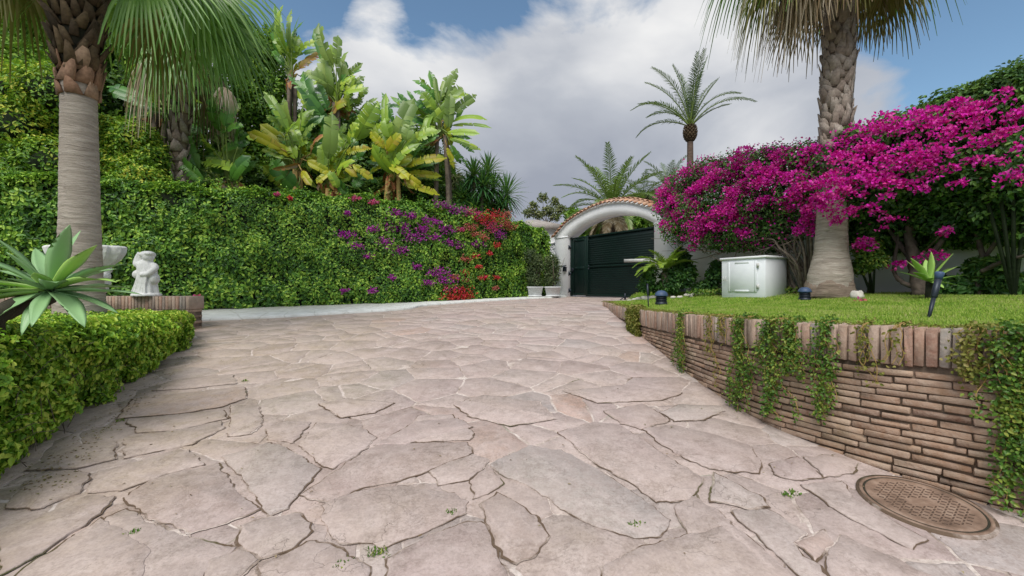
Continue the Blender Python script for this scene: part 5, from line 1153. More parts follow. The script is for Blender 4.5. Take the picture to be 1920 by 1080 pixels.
yucca('dark spiky yucca with the round drooping head nearest the arch', 955, 15.8, [(950,362,.95),(940,385,.8)], group='yuccas behind the flowering hedge')

# ================================================================== BACKGROUND TREES AND BUSHES
tree('leafy_tree', 'bright green small-leaved tree between the left palm fronds and the banana-like plants', foot_of(490, 17), at(490, 260, 17), lumps_px([(465,110,35,45,17),(500,100,40,40,17),(475,170,45,40,17),(520,170,40,40,17.3),(480,230,50,45,17),(530,240,40,45,17.2),(455,280,45,40,17),(510,300,50,40,17),(560,290,35,45,17.4),(470,330,45,35,17),(530,345,50,30,17)]), 26000, .16, M_tree, core=0, lo=.35)
tree('dense_tree', 'dense tree filling the gap behind the yellowing banana-like plants', foot_of(640, 17), at(660, 330, 17), lumps_px([(600,330,50,45,16.5),(660,310,55,45,17),(720,330,60,45,16.5),(780,330,55,40,16.5),(690,250,40,35,17),(760,270,40,35,17),(580,260,35,55,17),(630,230,35,50,17.2),(650,290,50,40,16.8),(800,300,30,40,17)]), 38000, .15, M_grove, lo=.3, core=.5)
tree('dense_tree', 'dense dark tree rising behind the left palm and its fronds', foot_of(230, 15), at(230, 250, 15), lumps_px([(60,60,110,80,14.5),(180,100,90,80,15),(280,110,90,70,15),(360,170,80,70,15),(240,200,90,60,15),(390,260,60,60,15),(300,270,70,50,14.5),(20,160,90,70,14),(420,330,60,45,14),(120,10,120,70,15),(330,40,100,60,15.5),(-60,0,100,90,14)]), 50000, .2, M_grove, lo=.3)
tree('dense_tree', 'olive green bushy tree at the far left edge of the garden', foot_of(-60, 11), at(-60, 200, 11), lumps_px([(-40,120,110,80,11.5),(40,150,80,60,11.5),(-120,60,120,100,12),(90,180,60,50,12),(-30,30,100,70,12)]), 22000, .15, M_tree, lo=.3)
tree('pale_tree', 'sparse pale green tree beyond the house roof left of the arch', foot_of(1025, 30), at(1025, 420, 30), lumps_px([(1000,388,10,9,30),(1018,372,10,9,30),(1040,378,9,9,30.5),(1052,392,12,9,30),(1028,396,13,9,30),(1008,404,12,9,30),(1040,408,12,8,30),(990,400,10,8,30)]), 1500, .2, M_olive, lo=.1, rad=.06)
tree('pale_tree', 'drooping pale green tree between the banana-like plants and the yuccas', foot_of(845, 18), at(845, 360, 18), lumps_px([(835,330,22,35,18),(855,350,20,28,18),(840,375,28,22,18)]), 5000, .2, M_olive, lo=.2, rad=.1, W=.25)
tree('leafy_tree', 'green bushy tree seen through the arch above the gate', foot_of(1120, 27), at(1130, 430, 27), lumps_px([(1100,435,30,22,27),(1140,425,30,24,27),(1190,420,36,26,27),(1225,425,30,28,27),(1080,420,20,16,27.5),(1075,405,16,14,28)]), 14000, .2, M_tree, lo=.3, core=.5)
tree('olive_tree', 'grey green tree beyond the wall right of the arch', foot_of(1225, 40), at(1225, 380, 40), lumps_px([(1190,380,22,12,40),(1225,372,26,12,40)]), 3500, .25, M_olive, lo=.2, core=.4)

def bush(name, label, foot, lumps, n, L, mat, cat='shrub', core=.62, W=.5, group=None, lo=.6, up=.5):
    root = thing(name, foot, label, cat, group); m = MB(); cmx = MB(); v = np.array([np.prod(r)**.67 for c, r in lumps]); v /= v.sum()
    for (c, r), q in zip(lumps, v):
        leafblob(m, c, r, int(n*q), L, L*W, lo=lo, seed=R.randint(99), up=up)
        if core: inner(cmx, c, r, core, R.randint(99))  # dark core beside the real stems, shade put into its colour
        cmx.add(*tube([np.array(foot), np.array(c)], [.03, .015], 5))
    m.build('foliage', mat, root); cmx.build('branches_and_core', M_coretwig, root); return root
# tall hedge on the left
bush('tall_hedge', 'tall loose yellow green hedge behind the left palm and the statues', foot_of(60, 10.4), lumps_px([(px, py, 62, 55, 10.3+.3*((px+py) % 3)) for px in range(-330, 130, 62) for py in (175, 240, 310, 380, 450, 520)]), 110000, .1, M_tallh, 'hedge', .55)
bush('flowering_shrub', 'yellow green shrub with bronze tips right of the left palm trunk', foot_of(240, 11.4), lumps_px([(215,255,38,32,11.4),(255,270,42,36,11.2),(285,300,32,30,11.2),(215,320,45,40,11.2),(265,340,45,40,11),(200,390,40,40,11.2),(180,300,40,50,11.4)]), 26000, .095, M_tallh, 'shrub', .5)
# mass behind the banana-like plants down to the hedge top
bush('dense_shrub', 'dark green shrubs filling the space between hedge top and tall leaves', foot_of(560, 15.2), lumps_px([(430,330,50,40,14.6),(490,350,50,35,14.8),(550,365,50,28,15),(610,370,50,25,15),(670,370,55,28,15.2),(730,365,50,28,15.4),(790,365,50,28,15.6),(300,330,50,40,14),(360,340,50,35,14.2),(850,385,45,25,16),(900,400,50,20,16.4),(640,320,40,40,15.6),(590,310,40,40,15.6),(760,330,40,30,15.8)]), 52000, .14, M_grove, 'shrub', .55)

# far roof
hr = thing('house', foot_of(1030, 25), 'distant pale house with a low grey tiled roof left of the arch', 'house')
def hb(px, py, d): return at(px, py, d)
m = MB(); a, b = at(975, 450, 25), at(1052, 450, 25); zr = at(1040, 425, 25)[2]
m.add(*box(((a[0]+b[0])/2, 27, (zr-1)/2+.6), [1, 0, 0], [0, 1, 0], UP, ((b[0]-a[0])/2+.3, 2, (zr+1)/2-.7))); m.build('wall', M_white, hr)
m = MB(); zt2 = at(1000, 408, 25)[2]; x0, x1 = a[0]-.2, b[0]+.9; m.add([(x0, 24.6, zr-.1), (x1, 24.6, zr-.1), (x1, 29.4, zr-.1), (x0, 29.4, zr-.1), (x0+2.4*.3, 27, zt2+.2), (x1-2.2, 27, zt2+.2)], [(0, 1, 5, 4), (1, 2, 5), (2, 3, 4, 5), (3, 0, 4), (3, 2, 1, 0)]); m.build('roof', plain('grey roof tile', (.42, .38, .35), (.25, .22, .2), 6, .9), hr)
# ================================================================== MAGENTA CLIMBER ON THE RIGHT
def climber(name, label, foot, lumps, nleaf, L, mat, flowers, nf, fs, core, trunks, cat='climbing shrub'):
    root = thing(name, foot, label, cat); m = MB(); ic = MB(); v = np.array([np.prod(r)**.67 for c, r in lumps]); v /= v.sum()
    for (c, r), q in zip(lumps, v):
        leafblob(m, c, r, int(nleaf*q), L, L*.62, lo=.55, seed=R.randint(99), up=.35, down=.3)
        if core: inner(ic, c, r, core, R.randint(99))  # core painted dark as inner shade; the twigs are separate tubes
        twigs(ic, c, r, 6, .006)
    m.build('foliage', mat, root); ic.build('branches_and_core', M_twig, root)
    for (c, r) in flowers:
        fm = MB(); k = int(1.5*nf*(r[0]*r[2])**.75)+20; 
        for _ in range(4):
            cc = np.array(c)+R.normal(0, .5, 3)*np.array([r[0], r[1]*.7, max(r[2], r[0]*.75)]); bracts(fm, cc, np.array(r)*R.uniform(.5, .85), k//4, fs, R.randint(50))
        fm.build('flower_cluster', M_mag, root)
    for t in trunks:
        pts, r0, r1 = t; MB().add(*tube(curve(pts, 6), np.linspace(r0, r1, (len(pts)-1)*6+1), 8, rough=.16, seed=int(r0*1000))).build('stem', M_wood, root)
    return root
def loose(root, lumps, n, s, f=.6):
    m = MB()
    for c, r in lumps:
        P, d = shell(c, r, n, .9, (-.3*0, -.6, .45), .25, R.randint(50)); m.add(*leaves(P, rdir(n), d+R.normal(0, .5, (n, 3)), s*R.uniform(.6, 1.2, n), s*.8, .2, .1))
    o = m.build('loose_flowers', M_mag, root); o['kind'] = 'stuff'
W3 = lambda px, py, n, rx, ry, rn=None: (wl(px, py, n), (lambda d: (rx*d/F*1.05, (rn or .45), ry*d/F))(wl(px, py, n)[1]))
lum = [W3(*a) for a in [(1262,385,.7,34,34),(1290,350,.7,40,34),(1275,430,.8,36,30),(1330,330,.8,45,34),(1320,400,.9,55,50),(1390,320,.9,50,38),(1375,385,1.0,60,52),(1345,440,.8,50,34),(1450,310,1.1,50,38),(1440,375,1.1,60,52),(1420,430,.8,60,32),(1510,305,1.3,45,40),(1500,365,1.3,50,50),(1480,425,.9,50,30),(1560,310,1.5,40,35),(1540,350,1.4,45,40),(1380,458,.6,45,14),(1440,460,.5,40,14)]]
fl = [W3(px, py, n, rx, ry, .16) for px, py, n, rx, ry in [(1245,395,1.0,14,12),(1252,368,1.0,16,14),(1262,350,1.0,18,12),(1282,338,1.0,20,12),(1305,328,1.0,20,11),(1330,322,1.1,20,11),(1352,312,1.1,20,11),(1250,420,1.15,12,12),(1272,400,1.2,14,12),(1290,372,1.3,16,12),(1268,375,1.1,14,10),(1284,405,1.35,14,11),(1310,352,1.3,16,11),(1335,348,1.3,18,11),(1362,338,1.35,20,12),(1385,318,1.3,22,13),(1410,305,1.3,22,13),(1435,298,1.35,22,13),(1460,296,1.4,22,13),(1487,300,1.5,24,14),(1512,305,1.6,22,15),(1538,290,1.7,16,13),
 (1330,408,1.45,14,10),(1308,435,1.3,16,13),(1322,432,1.3,14,12),(1345,420,1.4,16,10),(1350,398,1.5,16,12),(1370,385,1.5,18,13),(1395,360,1.5,20,13),(1378,412,1.4,20,9),(1360,422,1.35,14,9),(1412,335,1.5,20,12),(1435,350,1.6,20,12),(1455,330,1.6,22,14),(1480,335,1.7,22,14),(1505,335,1.75,20,13),(1440,315,1.5,18,11),(1418,385,1.5,13,9),(1408,415,1.3,12,8),(1395,432,1.2,10,8),(1435,372,1.6,10,8),(1470,372,1.6,14,10),(1492,372,1.7,14,10),(1515,352,1.8,18,12),(1515,388,1.6,13,14),(1512,408,1.5,12,10),(1503,425,1.4,10,9),(1520,428,1.4,10,7),(1476,390,1.5,10,7),(1300,452,1.15,13,8),(1320,415,1.4,10,8),(1372,360,1.5,14,9),(1300,388,1.3,10,9),(1535,375,1.95,14,8),(1545,395,2.0,12,6)]]
Wq = lambda px, py, n: wl(px, py, n)
tr = []
b0 = lambda px, n=.6: (lambda p: np.array([p[0], p[1], EYE-.15]))(wl(px, 548, n))
for px0, mids in ((1512, [(1500,500,.8),(1478,455,.9),(1440,432,1.0),(1400,420,.9)]), (1516, [(1508,490,.8),(1495,440,1.0),(1455,400,1.1)]), (1520, [(1516,480,.8),(1512,430,1.1),(1500,380,1.3)]), (1508, [(1492,510,.7),(1470,478,.8),(1430,455,.8),(1380,440,.7),(1330,445,.7)]),
                  (1524, [(1524,490,.9),(1522,440,1.2),(1525,380,1.4)]), (1514, [(1498,486,.9),(1490,450,1.1),(1500,410,1.2)]), (1518, [(1508,510,.8),(1486,480,1.0),(1462,440,1.1),(1430,400,1.1)]), (1500, [(1484,530,.6),(1476,495,.6),(1482,460,.7),(1470,430,.8)]), (1490, [(1478,520,.5),(1474,500,.55),(1455,470,.6),(1420,462,.6)]), (1526, [(1530,500,.9),(1534,450,1.2),(1540,400,1.4)]),
                  (1510, [(1502,515,.8),(1490,498,1.0),(1500,470,1.1),(1480,435,1.2)]), (1506, [(1496,500,1.0),(1466,462,1.1),(1448,448,1.1),(1410,452,.9)]), (1515, [(1512,500,1.1),(1506,470,1.2),(1488,420,1.3)]), (1503, [(1490,520,.7),(1472,470,.7),(1500,440,.8)])):
    pts = [b0(px0)]+[Wq(*q)+R.normal(0, .03, 3) for q in mids]; r0 = R.uniform(.03, .05); tr.append((pts, r0, .012))
for k in range(26):
    px = R.uniform(1300, 1530); py = R.uniform(400, 475); tr.append(([Wq(px, py, R.uniform(.6, 1.2)), Wq(px-R.uniform(20, 60), py+R.normal(0, 14), R.uniform(.6, 1.2)), Wq(px-R.uniform(70, 110), py+R.normal(0, 22), R.uniform(.6, 1.1))], .013, .004))
LFT = lum
bg1 = climber('bougainvillea', 'magenta flowering climber over the white wall between the gate arch and the tall palm', b0(1512), lum, 34000, .06, M_dark, fl, 3300, .048, .45, tr)
loose(bg1, LFT, 190, .05)
# big dark leafy climber right of the palm
lum = [W3(*a) for a in [(1600,290,1.3,50,45,.5),(1660,260,1.3,60,50,.5),(1730,240,1.4,70,55,.5),(1800,215,1.4,75,60,.5),(1880,200,1.5,80,65,.5),(1980,190,1.5,100,80,.6),(1610,360,1.2,50,50,.5),(1680,340,1.5,65,60,.6),(1760,320,1.6,75,65,.6),(1850,300,1.6,85,70,.6),(1960,300,1.6,100,90,.6),(1620,415,1.0,45,36,.45),(1690,405,.9,65,44,.45),(1780,395,1.1,80,50,.5),(1880,385,1.2,90,52,.5),(1990,400,1.3,100,70,.5),(1640,450,.7,40,24,.4),(1710,446,.6,50,20,.3),(1800,442,.6,60,20,.3),(1900,434,.8,70,22,.3),(1570,400,.6,45,60,.35)]]
fl = [W3(px, py, n, rx, ry, .18) for px, py, n, rx, ry in [(1588,270,1.7,20,14),(1612,258,1.7,24,13),(1640,250,1.8,26,13),(1668,240,1.8,24,13),(1610,285,2.0,24,14),(1640,278,2.0,24,12),(1575,300,2.15,20,14),(1600,310,2.2,22,13),(1560,330,2.25,20,12),(1585,340,2.25,20,12),(1545,352,2.3,22,11),(1575,365,2.3,22,10),(1625,325,2.2,22,12),(1655,318,2.2,24,12),(1685,310,2.2,24,12),(1715,300,2.2,22,11),(1745,296,2.2,18,10),(1640,345,2.2,20,9),(1670,350,2.2,22,9),(1700,352,2.2,20,8),(1728,346,2.2,18,8),(1700,275,2.1,18,9),(1740,285,2.1,16,8),
 (1720,225,1.9,26,12),(1750,215,1.9,26,12),(1780,208,1.9,22,10),(1745,240,2.0,18,8),(1800,212,2.0,14,8),(1762,290,2.2,14,10),(1780,318,2.2,9,5),(1835,262,2.3,16,6),(1870,255,2.3,13,7),(1885,248,2.3,10,6),(1915,275,2.4,14,16),(1895,332,2.4,22,9),(1600,398,2.1,13,8),(1640,397,2.1,14,6),(1668,418,1.9,10,6),(1612,460,1.5,8,10),(1622,456,1.5,14,5),(1765,438,1.7,5,7),(1845,268,2.3,10,5),(1560,375,2.3,16,8),(1565,412,1.9,9,6),(1590,355,2.25,12,7),(1650,300,2.1,10,7),(1800,345,2.3,6,4),(1690,497,1.2,9,6),(1795,195,1.8,18,10),(1825,205,1.9,16,9),(1850,225,2.0,16,9),(1900,212,2.0,16,9),(1880,180,1.9,14,8),(1815,240,2.1,16,8),(1860,300,2.3,9,6),(1780,255,2.1,14,8),(1830,300,2.3,8,6),(1732,480,1.3,8,10)]]
lum = [(c-(n3(WB)*.4 if c[0] > 6.6 else 0), r) for c, r in lum]
tr = [([b0(1728, 1.2), Wq(1722, 520, 1.15), Wq(1715, 490, 1.0), Wq(1705, 440, .9), Wq(1715, 390, 1.0), Wq(1740, 340, 1.2)], .14, .03), ([Wq(1715, 490, 1.0), Wq(1680, 450, .8), Wq(1650, 400, .9)], .06, .02), ([Wq(1718, 500, 1.05), Wq(1760, 460, 1.0), Wq(1790, 400, 1.1)], .06, .02), ([b0(1728, 1.2)+[0, 0, .15], Wq(1700, 533, 1.2), Wq(1682, 520, 1.1), Wq(1676, 500, 1.0), Wq(1685, 440, .8), Wq(1690, 400, .9)], .045, .02), ([b0(1836, 1.0), Wq(1838, 520, 1.0), Wq(1842, 480, .9), Wq(1830, 430, .9), Wq(1835, 370, 1.1)], .06, .02), ([Wq(1842, 490, .9), Wq(1875, 440, .9), Wq(1900, 390, 1.1)], .035, .015), ([Wq(1840, 510, 1.2), Wq(1870, 495, 1.3), Wq(1920, 480, 1.5), Wq(1990, 468, 1.6)], .035, .02), ([b0(1625, .8), Wq(1632, 510, .8), Wq(1618, 470, .8)], .02, .012), ([Wq(1735,470,1.3), Wq(1760,445,1.7), Wq(1790,420,1.8)], .012, .006)]
M_wood = plain('dark climber stem', (.14, .11, .085), (.05, .04, .03), 10, .85, 60, .5, .01)
climber('bougainvillea', 'huge dark leafy climber with magenta flowers over the wall right of the tall palm', b0(1728), lum, 62000, .085, M_dark, fl, 1800, .05, .5, tr)
loose(bpy.data.objects['bougainvillea.001'], [q for q in lum if q[0][0] < 7.3 and q[0][2] > EYE+1.2], 70, .05)
# loose sprigs at its upper right outline
bush('climbing_shrub', 'open dark blue green sprigs standing above the climber at the right edge', b0(1900, 1.5)*[1, 1, 1], lumps_px([(1900,150,50,28,6.3),(1850,160,30,14,6.5),(1960,140,60,40,6.2),(1800,185,25,14,6.8)]), 2600, .075, M_dark, 'shrub', 0, lo=.1)

# ================================================================== AGAVES
ag = at(95, 545, 3.35); gfoot = at(20, 640, 3.1); gfoot[2] = EYE-.32
ar = thing('agave', gfoot, 'large grey green spineless agave rosette leaning out over the groundcover at the far left', 'agave')
MB().add(*tube(curve([gfoot+[-.15, 0, -.1], gfoot+[-.1, 0, .12], ag-[.12, -.05, .06], ag], 5), [.07]*16, 10, rough=.1)).build('stem', M_twig, ar)
spec = []   # (image dx, dy of the tip, towards camera), length, width
for dx, dy, tc, L, W, b, mt_ in [(60,-108,.1,.46,.105,.1,0),(8,-100,-.2,.44,.06,.25,0),(-60,-98,.25,.47,.09,.35,0),(-110,-70,.3,.5,.09,.5,0),(120,-72,.15,.5,.085,.15,1),(150,-62,-.1,.48,.09,.35,0),(185,-38,.25,.6,.09,.5,1),(120,-30,.5,.42,.11,.4,0),(195,-2,.05,.62,.085,.15,0),(165,28,.45,.6,.1,.5,0),(150,20,.1,.52,.08,.3,0),(100,46,.7,.42,.07,.5,0),(-40,55,.8,.3,.11,.5,0),(-130,20,.4,.5,.11,.4,1),(-130,-25,.3,.5,.1,.5,1),(-150,-50,-.1,.5,.09,.4,0),(-100,-90,-.3,.45,.09,.3,0),(-140,0,.6,.45,.1,.5,1),
    (40,-60,-.7,.4,.1,.3,0),(-30,-60,-.8,.4,.1,.3,0),(90,-20,-.8,.4,.1,.3,0),(-90,-10,-.8,.4,.1,.3,0),(30,60,.5,.35,.06,.6,0),(60,-40,.5,.25,.08,.0,1),(-20,-70,.4,.3,.07,0,0),(10,-40,.8,.24,.07,.1,0)]:
    d = nrm(np.array([dx/150*.75, -tc, -dy/150])); mb = MB(); lance(mb, ag+d*.03, d, L*1.16, W*1.4, b, thick=.008, fold=.42, wave=.1); mb.build('leaf', (M_aga, M_agay)[mt_], ar)
a2 = at(1742, 528, 6.6); f2 = at(1742, 560, 6.6); f2[2] = EYE-.14
ar2 = thing('agave', f2, 'smaller bright green spineless agave in front of the wall on the right of the lawn', 'agave')
MB().add(*tube([f2-[0, 0, .05], a2], [.05, .04], 8)).build('stem', M_twig, ar2)
for dx, dy, tc, L, W, b in [(-2,-58,.1,.44,.13,.0),(38,-55,.2,.5,.1,.1),(-50,-42,.2,.52,.12,.1),(-60,-22,.4,.5,.12,.3),(60,-35,.1,.45,.1,.2),(66,-18,.3,.45,.1,.25),(45,5,.6,.32,.1,.3),(-5,12,.8,.25,.1,.4),(-30,-10,.6,.3,.1,.2),(20,-45,-.4,.42,.12,.1),(-25,-50,-.5,.42,.12,.1),(50,-30,-.6,.4,.1,.2),(-50,-30,-.6,.4,.1,.2),(12,-30,.6,.3,.08,0)]:
    d = nrm(np.array([dx/60*.85, -tc, -dy/60])); mb = MB(); lance(mb, a2+d*.02, d, L, W, b, thick=.007, fold=.3); mb.build('leaf', M_agay, ar2)

# ================================================================== PLANTS IN THE BED BESIDE THE GATE
cy = wl(1248, 508, 1.3); cfoot = np.array([cy[0], cy[1], EYE-.35])
cr_ = thing('cycad', cfoot, 'bright green cycad with arching feathery fronds beside the right gate pillar', 'cycad')
MB().add(*tube([cfoot-[0, 0, .1], cy-[0, 0, .05]], [.11, .1], 10, rough=.15)).build('trunk', M_trunkb, cr_)
for k, (az, e, L, b) in enumerate([(PI, .75, 1.0, 1.45), (PI*1.08, .45, 1.0, 1.3), (PI*.9, .95, .95, 1.2), (PI*1.2, .6, 1.0, 1.4), (PI*1.35, .7, .9, 1.4), (-.15, .7, .9, 1.0), (.1, .95, 1.0, .8), (-.5, .8, .8, 1.1), (PI*1.5, .9, .8, 1.2), (PI*.7, .9, .8, 1), (PI*.5, 1, .8, 1), (.8, .9, .9, 1), (PI*1.1, 1.2, .8, .9), (-.1, 1.25, .8, .5), (-1, 1.1, .8, .9), (PI*.98, .2, .8, .9)]):
    rc, mb = pinnate(cy, az, e, L*.95, b, 40, .2, .022, .25, .15, rad=.012); o = mb.build('frond', M_cyc, cr_); MB().add(*rc).build('leaf_stalk', M_pet, o)
wf = lambda px, n: (lambda p: np.array([p[0], p[1], EYE-.18]))(wl(px, 548, n))
wlum = lambda L: [(wl(px, py, n), (rx*wl(px, py, n)[1]/F, .28, ry*wl(px, py, n)[1]/F)) for px, py, n, rx, ry in L]
bush('shrub', 'dark glossy shrub under the cycad beside the right gate pillar', wf(1262, 1.1), wlum([(1262,525,1.1,22,20),(1285,515,.8,18,24),(1250,540,1.2,22,12),(1275,490,.7,16,22)]), 3800, .1, M_shrub, core=.5)
bush('shrub', 'slim leafy shrub in front of the green gate, left of the cycad', wf(1217, 1.5), wlum([(1215,528,1.5,12,14),(1220,512,1.5,10,12),(1210,540,1.5,12,8)]), 900, .09, M_shrub, core=.3)
bush('shrub', 'small dark shrub against the white wall left of the cabinet', wf(1330, .5), wlum([(1330,535,.5,18,10),(1340,515,.5,14,14),(1312,540,.6,12,7),(1345,500,.4,8,10)]), 1300, .1, M_shrub, core=.3, lo=.3)
bush('shrub', 'bright green small-leaved shrub just right of the palm trunk', wf(1636, .9), wlum([(1625,470,1.3,18,26),(1640,490,1.3,14,16),(1612,500,1.2,10,16)]), 2600, .06, M_vine, core=.3, lo=.3)
bush('shrub', 'low leafy plants on the ground behind the smaller agave', wf(1790, .8), wlum([(1780,535,.8,28,12),(1810,540,.8,26,10),(1760,545,1.0,20,7)]), 1700, .13, M_shrub, core=.4)
bush('shrub', 'dark broad-leaved shrub against the wall near the right edge', wf(1860, .9), wlum([(1870,530,.9,26,18),(1850,505,.9,16,18),(1890,545,1.0,20,9)]), 1500, .15, M_dark, core=.4)
bush('shrub', 'low grass and weeds along the foot of the garden wall beside the cabinet', wf(1370, 1.2), wlum([(1330,548,1.0,40,4),(1480,545,.6,30,4)]), 900, .07, M_vine, core=0)
# potted plants left of the gate
for px, lab_, lab2 in ((1003, 'white rectangular planter farther left beside the hedge end', 'bushy oleander growing in the left white planter'), (1036, 'white rectangular planter nearest the left gate pillar', 'bushy oleander growing in the white planter nearest the gate')):
    d = 15.2; c = at(px, 553, d); c[2] = float(gz(c[0], c[1]))+.06; root = thing('planter', c, lab_, 'planter')
    rg = []
    for z, w_, q in ((0, .21, .13), (.3, .27, .17), (.3, .29, .19), (.34, .29, .19), (.34, .25, .15), (.3, .24, .14)): rg.append([c+A3*0+np.array([x*w_, y*q, z]) for x, y in ((-1, -1), (1, -1), (1, 1), (-1, 1))])
    MB().add(*loft(rg)).build('box', M_pot2, root)
    m = MB(); m.add(*box(c+[0, 0, .015], [1, 0, 0], [0, 1, 0], UP, (.24, .16, .02))); m.build('foot', M_pot2, root)
    lm = [(c+[R.normal(0, .08), R.normal(0, .06), z], (.28, .26, .24)) for z in (.55, .8, 1.05, 1.25)]
    if px == 1003: lm.append((c+[-.2, 0, 1.4], (.3, .28, .3)))
    rt_ = thing('oleander', c+[0, 0, .3], lab2, 'potted plant'); m = MB(); s = MB()
    for cc, r in lm: leafblob(m, cc, r, 520, .11, .03, lo=.2, up=.2)
    for k in range(9): s.add(*tube([c+[R.normal(0, .05), R.normal(0, .04), .3], c+[R.normal(0, .15), R.normal(0, .15), R.uniform(1, 1.4)]], [.014, .006], 5))
    m.build('foliage', M_pot, rt_); s.build('stem', M_bark, rt_)

# ================================================================== GARDEN LAMPS, STONES
def bollard(px, py, d, label, s=1.0):
    c = at(px, py, d); z = float(lz(c[0], c[1])); c[2] = z-.02; r = thing('bollard_lamp', c, label, 'garden lamp', 'bollard lamps on the lawn')
    MB().add(*lathe(c, [(.0, 0), (.105*s, 0), (.105*s, .06*s), (.09*s, .065*s), (.09*s, .17*s), (.0, .17*s)], 20)).build('body', M_metal, r)
    for k in range(3): MB().add(*lathe(c+[0, 0, .075*s+.03*s*k], [(.06*s, 0), (.105*s, 0), (.1*s, .012*s), (.06*s, .012*s)], 20)).build('louvre', M_metal, r)
    MB().add(*lathe(c+[0, 0, .17*s], [(.0, 0), (.115*s, 0), (.115*s, .02), (.1*s, .06*s), (.06*s, .095*s), (.0, .105*s)], 20)).build('cap', M_blue, r)
bollard(1240, 560, 9.6, 'dark bollard lamp with domed blue grey cap near the lawn tip', 1.25); bollard(1509, 546, 7.9, 'dark bollard lamp with domed blue grey cap beside the palm trunk', .95)
def stake(px0, py0, px1, py1, d, label, head=True, r=.014):
    a = at(px0, py0, d); a[2] = float(lz(a[0], a[1]))-.05; b = at(px1, py1, d+.05); root = thing('spike_lamp', a, label, 'garden lamp'); m = (a*.45+b*.55)
    MB().add(*tube([a, m], [r*.8, r*1.1], 8)).build('stake', M_metal, root)
    MB().add(*tube([m, m+(b-m)*.04, b], [r*1.1, r*1.6, r*1.6], 10)).build('lamp_body', M_metal, root)
    t = nrm(b-a)
    if head: MB().add(*tube([b-t*.02, b+t*.035, b+t*.05], [r*1.7, r*2.2, r*2.1], 16)).build('lamp_head', M_blue, root)
stake(1739, 604, 1760, 520, 4.1, 'slanting dark spike lamp on the lawn in front of the smaller agave', True, .017)
stake(1216, 566, 1214, 532, 9.0, 'thin upright spike lamp beside the bollard lamp near the lawn tip', False, .013)
rk = at(1607, 546, 7.4); rk[2] = float(lz(rk[0], rk[1]))-.02
m = MB(); m.add(*ellips(rk+[0, 0, .07], (.11, .09, .1), 14, 9, .18, 3)); tag(m.build('rock', M_pebble, base=rk), 'pale lumpy rock on the lawn right of the palm trunk', 'rock')
pt_ = at(1612, 549.5, 6.9); pt_[2] = float(lz(pt_[0], pt_[1]))+.03
m = MB(); bracts(m, pt_, (.05, .04, .02), 14, .05); tag(m.build('fallen_flower', M_pink, base=pt_), 'single pink fallen flower on the grass in front of the pale rock', 'flower')
for k, (px, py, n, s) in enumerate([(1200,556,1.4,.1),(1212,558,1.5,.12),(1224,556,1.4,.1),(1232,552,1.3,.08),(1262,551,1.5,.07),(1275,548,1.4,.06),(1288,545,1.1,.07),(1298,543,1.0,.08),(1308,544,1.0,.07),(1318,543,.9,.06),(1190,559,1.5,.08),(1250,549,1.2,.09),(1296,550,1.3,.06),(1180,560,1.7,.06)]):
    c = wl(px, py, n); c[2] = float(lz(c[0], c[1]))+s*.25 if inlawn(c[None, :2])[0] else float(gz(c[0], c[1]))+s*.2
    m = MB(); m.add(*ellips(c, (s*R.uniform(1.1, 1.5), s, s*.6), 10, 6, .15, k)); tag(m.build('border_stone', M_pebble, base=c-[0, 0, s*.3]), 'small pale rounded stone edging the planted bed by the right gate pillar', 'stone', 'pale stones edging the bed')

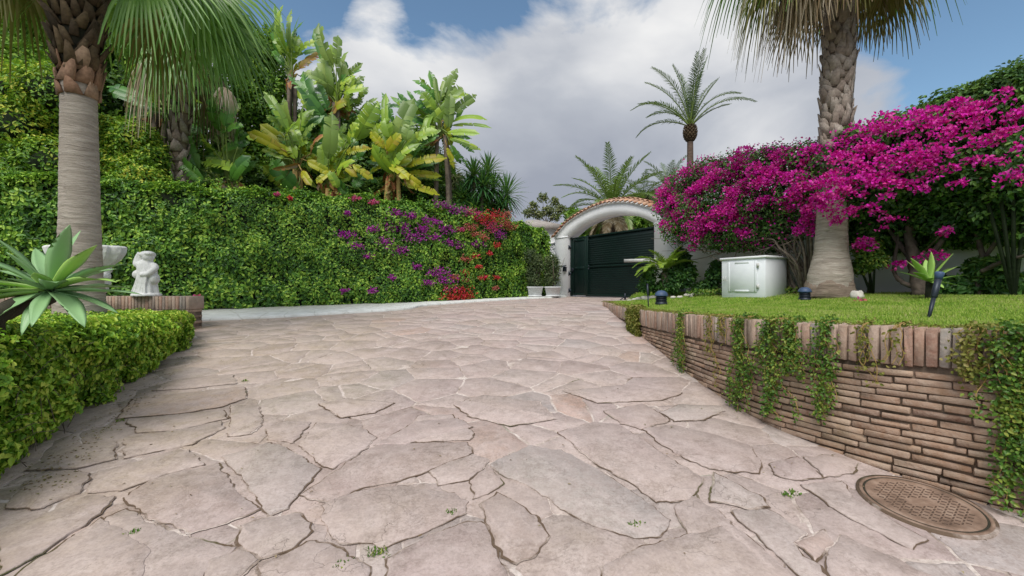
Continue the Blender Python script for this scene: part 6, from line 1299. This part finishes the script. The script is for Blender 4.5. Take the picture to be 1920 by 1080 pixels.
# ================================================================== VINES TRAILING OVER THE BRICK WALL
def u_at(px):
    r = (px-960)/F; f = WP[:, 0]-r*WP[:, 1]; ok = np.where((f[:-1]*f[1:] <= 0) & (WP[:-1, 1] < 12))[0]; i = ok[-1]; return dd[i]+(dd[i+1]-dd[i])*abs(f[i])/(abs(f[i])+abs(f[i+1])+1e-9)
def trail(px, y0, y1, wpx, dens, label, mat=M_vine, L=.026, low=0):
    u = u_at(px); p, t, o = wfr(u); o = o*SGN; d = p[1]; zt_ = topz(d)+.01; zb_ = EYE+(540-y1)/F*d; wd_ = wpx*d/F/2; ztop = min(zt_, EYE+(540-y0)/F*d)
    root = thing('trailing_vine', (*(p), zb_), label, 'vine', 'vines trailing over the brick wall'); s = MB(); m = MB(); t3 = np.array([t[0], t[1], 0]); o3 = np.array([o[0], o[1], 0])
    dens = dens*.42
    for k in range(int(3+dens*3)):
        x = R.normal(0, wd_*.42); pts = [np.array([*p, 0])+t3*x*.6-o3*.1+UP*(zt_+.02)]; zz = zt_+.015; 
        pts.append(np.array([*p, 0])+t3*x*.8+o3*.045+UP*(zz-.01)); end = zt_-(zt_-zb_)*R.uniform(.45, 1.0)
        while zz > end: zz -= .07; x += R.normal(0, .028); pts.append(np.array([*p, 0])+t3*x+o3*R.uniform(.035, .075)+UP*zz)
        c = curve(pts, 3); s.add(*tube(c, .0028, 5))
        n = int(len(c)*dens*2.2); q = c[R.randint(0, len(c), n)]; fade = 1-.25*(zt_-q[:, 2])/(zt_-zb_+.01)
        P = q+t3*R.normal(0, .022, (n, 1))+o3*np.abs(R.normal(0, .02, (n, 1)))+UP*R.normal(0, .02, (n, 1)); m.add(*leaves(P, np.column_stack([R.normal(0, .8, (n, 2)), -np.abs(R.normal(.5, .4, n))]), o3+R.normal(0, .5, (n, 3))+UP*.3, L*R.uniform(.6, 1.3, n), L*.75))
    n = int(dens*60*(wpx/30)*(.6 if mat is M_vined and wpx < 40 else 1)); zz = ztop-(ztop-zb_)*R.beta(1.3, 1.1, n); P = np.array([*p, 0])+t3*(R.normal(0, wd_*.3, n)*(1+.5*np.sin(zz*23+px))+wd_*.5*np.sin(zz*9+px))[:, None]+o3*R.uniform(.02, .11, (n, 1)); P[:, 2] = zz
    m.add(*leaves(P, np.column_stack([R.normal(0, .8, (n, 2)), -np.abs(R.normal(.6, .4, n))]), o3+R.normal(0, .5, (n, 3))+UP*.3, L*R.uniform(.6, 1.4, n), L*.75))
    s.build('stem', M_pety, root); m.build('foliage', mat, root)
trail(1192, 572, 650, 60, 26, 'thick tangled olive clump of vine spilling over the wall at the lawn tip', M_vined, .05)
for a in ((1285,585,705,26,3.2,'first leafy green strand right of the tangled clump'),(1338,590,712,16,1.4,'sparse short strand between the first two leafy ones',M_vined),(1396,595,765,32,4,'long leafy green strand on the middle left of the brick wall'),(1362,590,640,18,1.6,'yellowish twiggy strand beside the long middle left one',M_vined),
          (1452,600,782,32,4,'longest leafy green strand near the middle of the brick wall'),(1486,600,705,34,4.5,'bushy short strand just right of the longest one'),(1550,612,782,24,3.4,'narrow long strand right of the middle of the brick wall'),(1628,612,722,26,1.4,'sparse strand hanging on the right part of the brick wall',M_vined),(1690,615,680,26,.8,'few loose twigs left of the heavy right-hand vine',M_vined),
          (1835,620,715,70,2.6,'spreading vine on the cap at the left of the heavy right-hand mass',M_vined),(1888,630,925,50,4.5,'heavy dark green mass of vine at the right edge of the brick wall'),(1950,640,980,70,6,'vine mass continuing out of view past the right edge')):
    trail(a[0], a[1], a[2], a[3], a[4], a[5], *(a[6:] if len(a) > 6 else ()))
rnr = MB()
for k in range(330):
    u = R.uniform(.6, WL-.1); p, t, o = wfr(u); o = o*SGN; z = topz(p[1]); x = R.uniform(-.25, .02); a = np.array([*(p+o*x), z+.012]); pts = [a]; h = R.uniform(-1.2, 1.2)
    for j in range(4): h += R.normal(0, .5); a = a+np.array([*(t*math.sin(h)+o*math.cos(h)), 0])*.04; a[2] = z+R.uniform(.005, .03); pts.append(a)
    rnr.add(*tube(pts, .0022, 4)); n = 5; q = np.array(pts)[R.randint(0, 5, n)]; rnr.add(*leaves(q, rdir(n)+UP*.2, rdir(n)+UP, .018, .012))
tag(rnr.build('runner_vines', M_vined, base=(0, 0, 0)), 'thin yellowish runners creeping along the top of the brick cap', 'vines', kind='stuff')
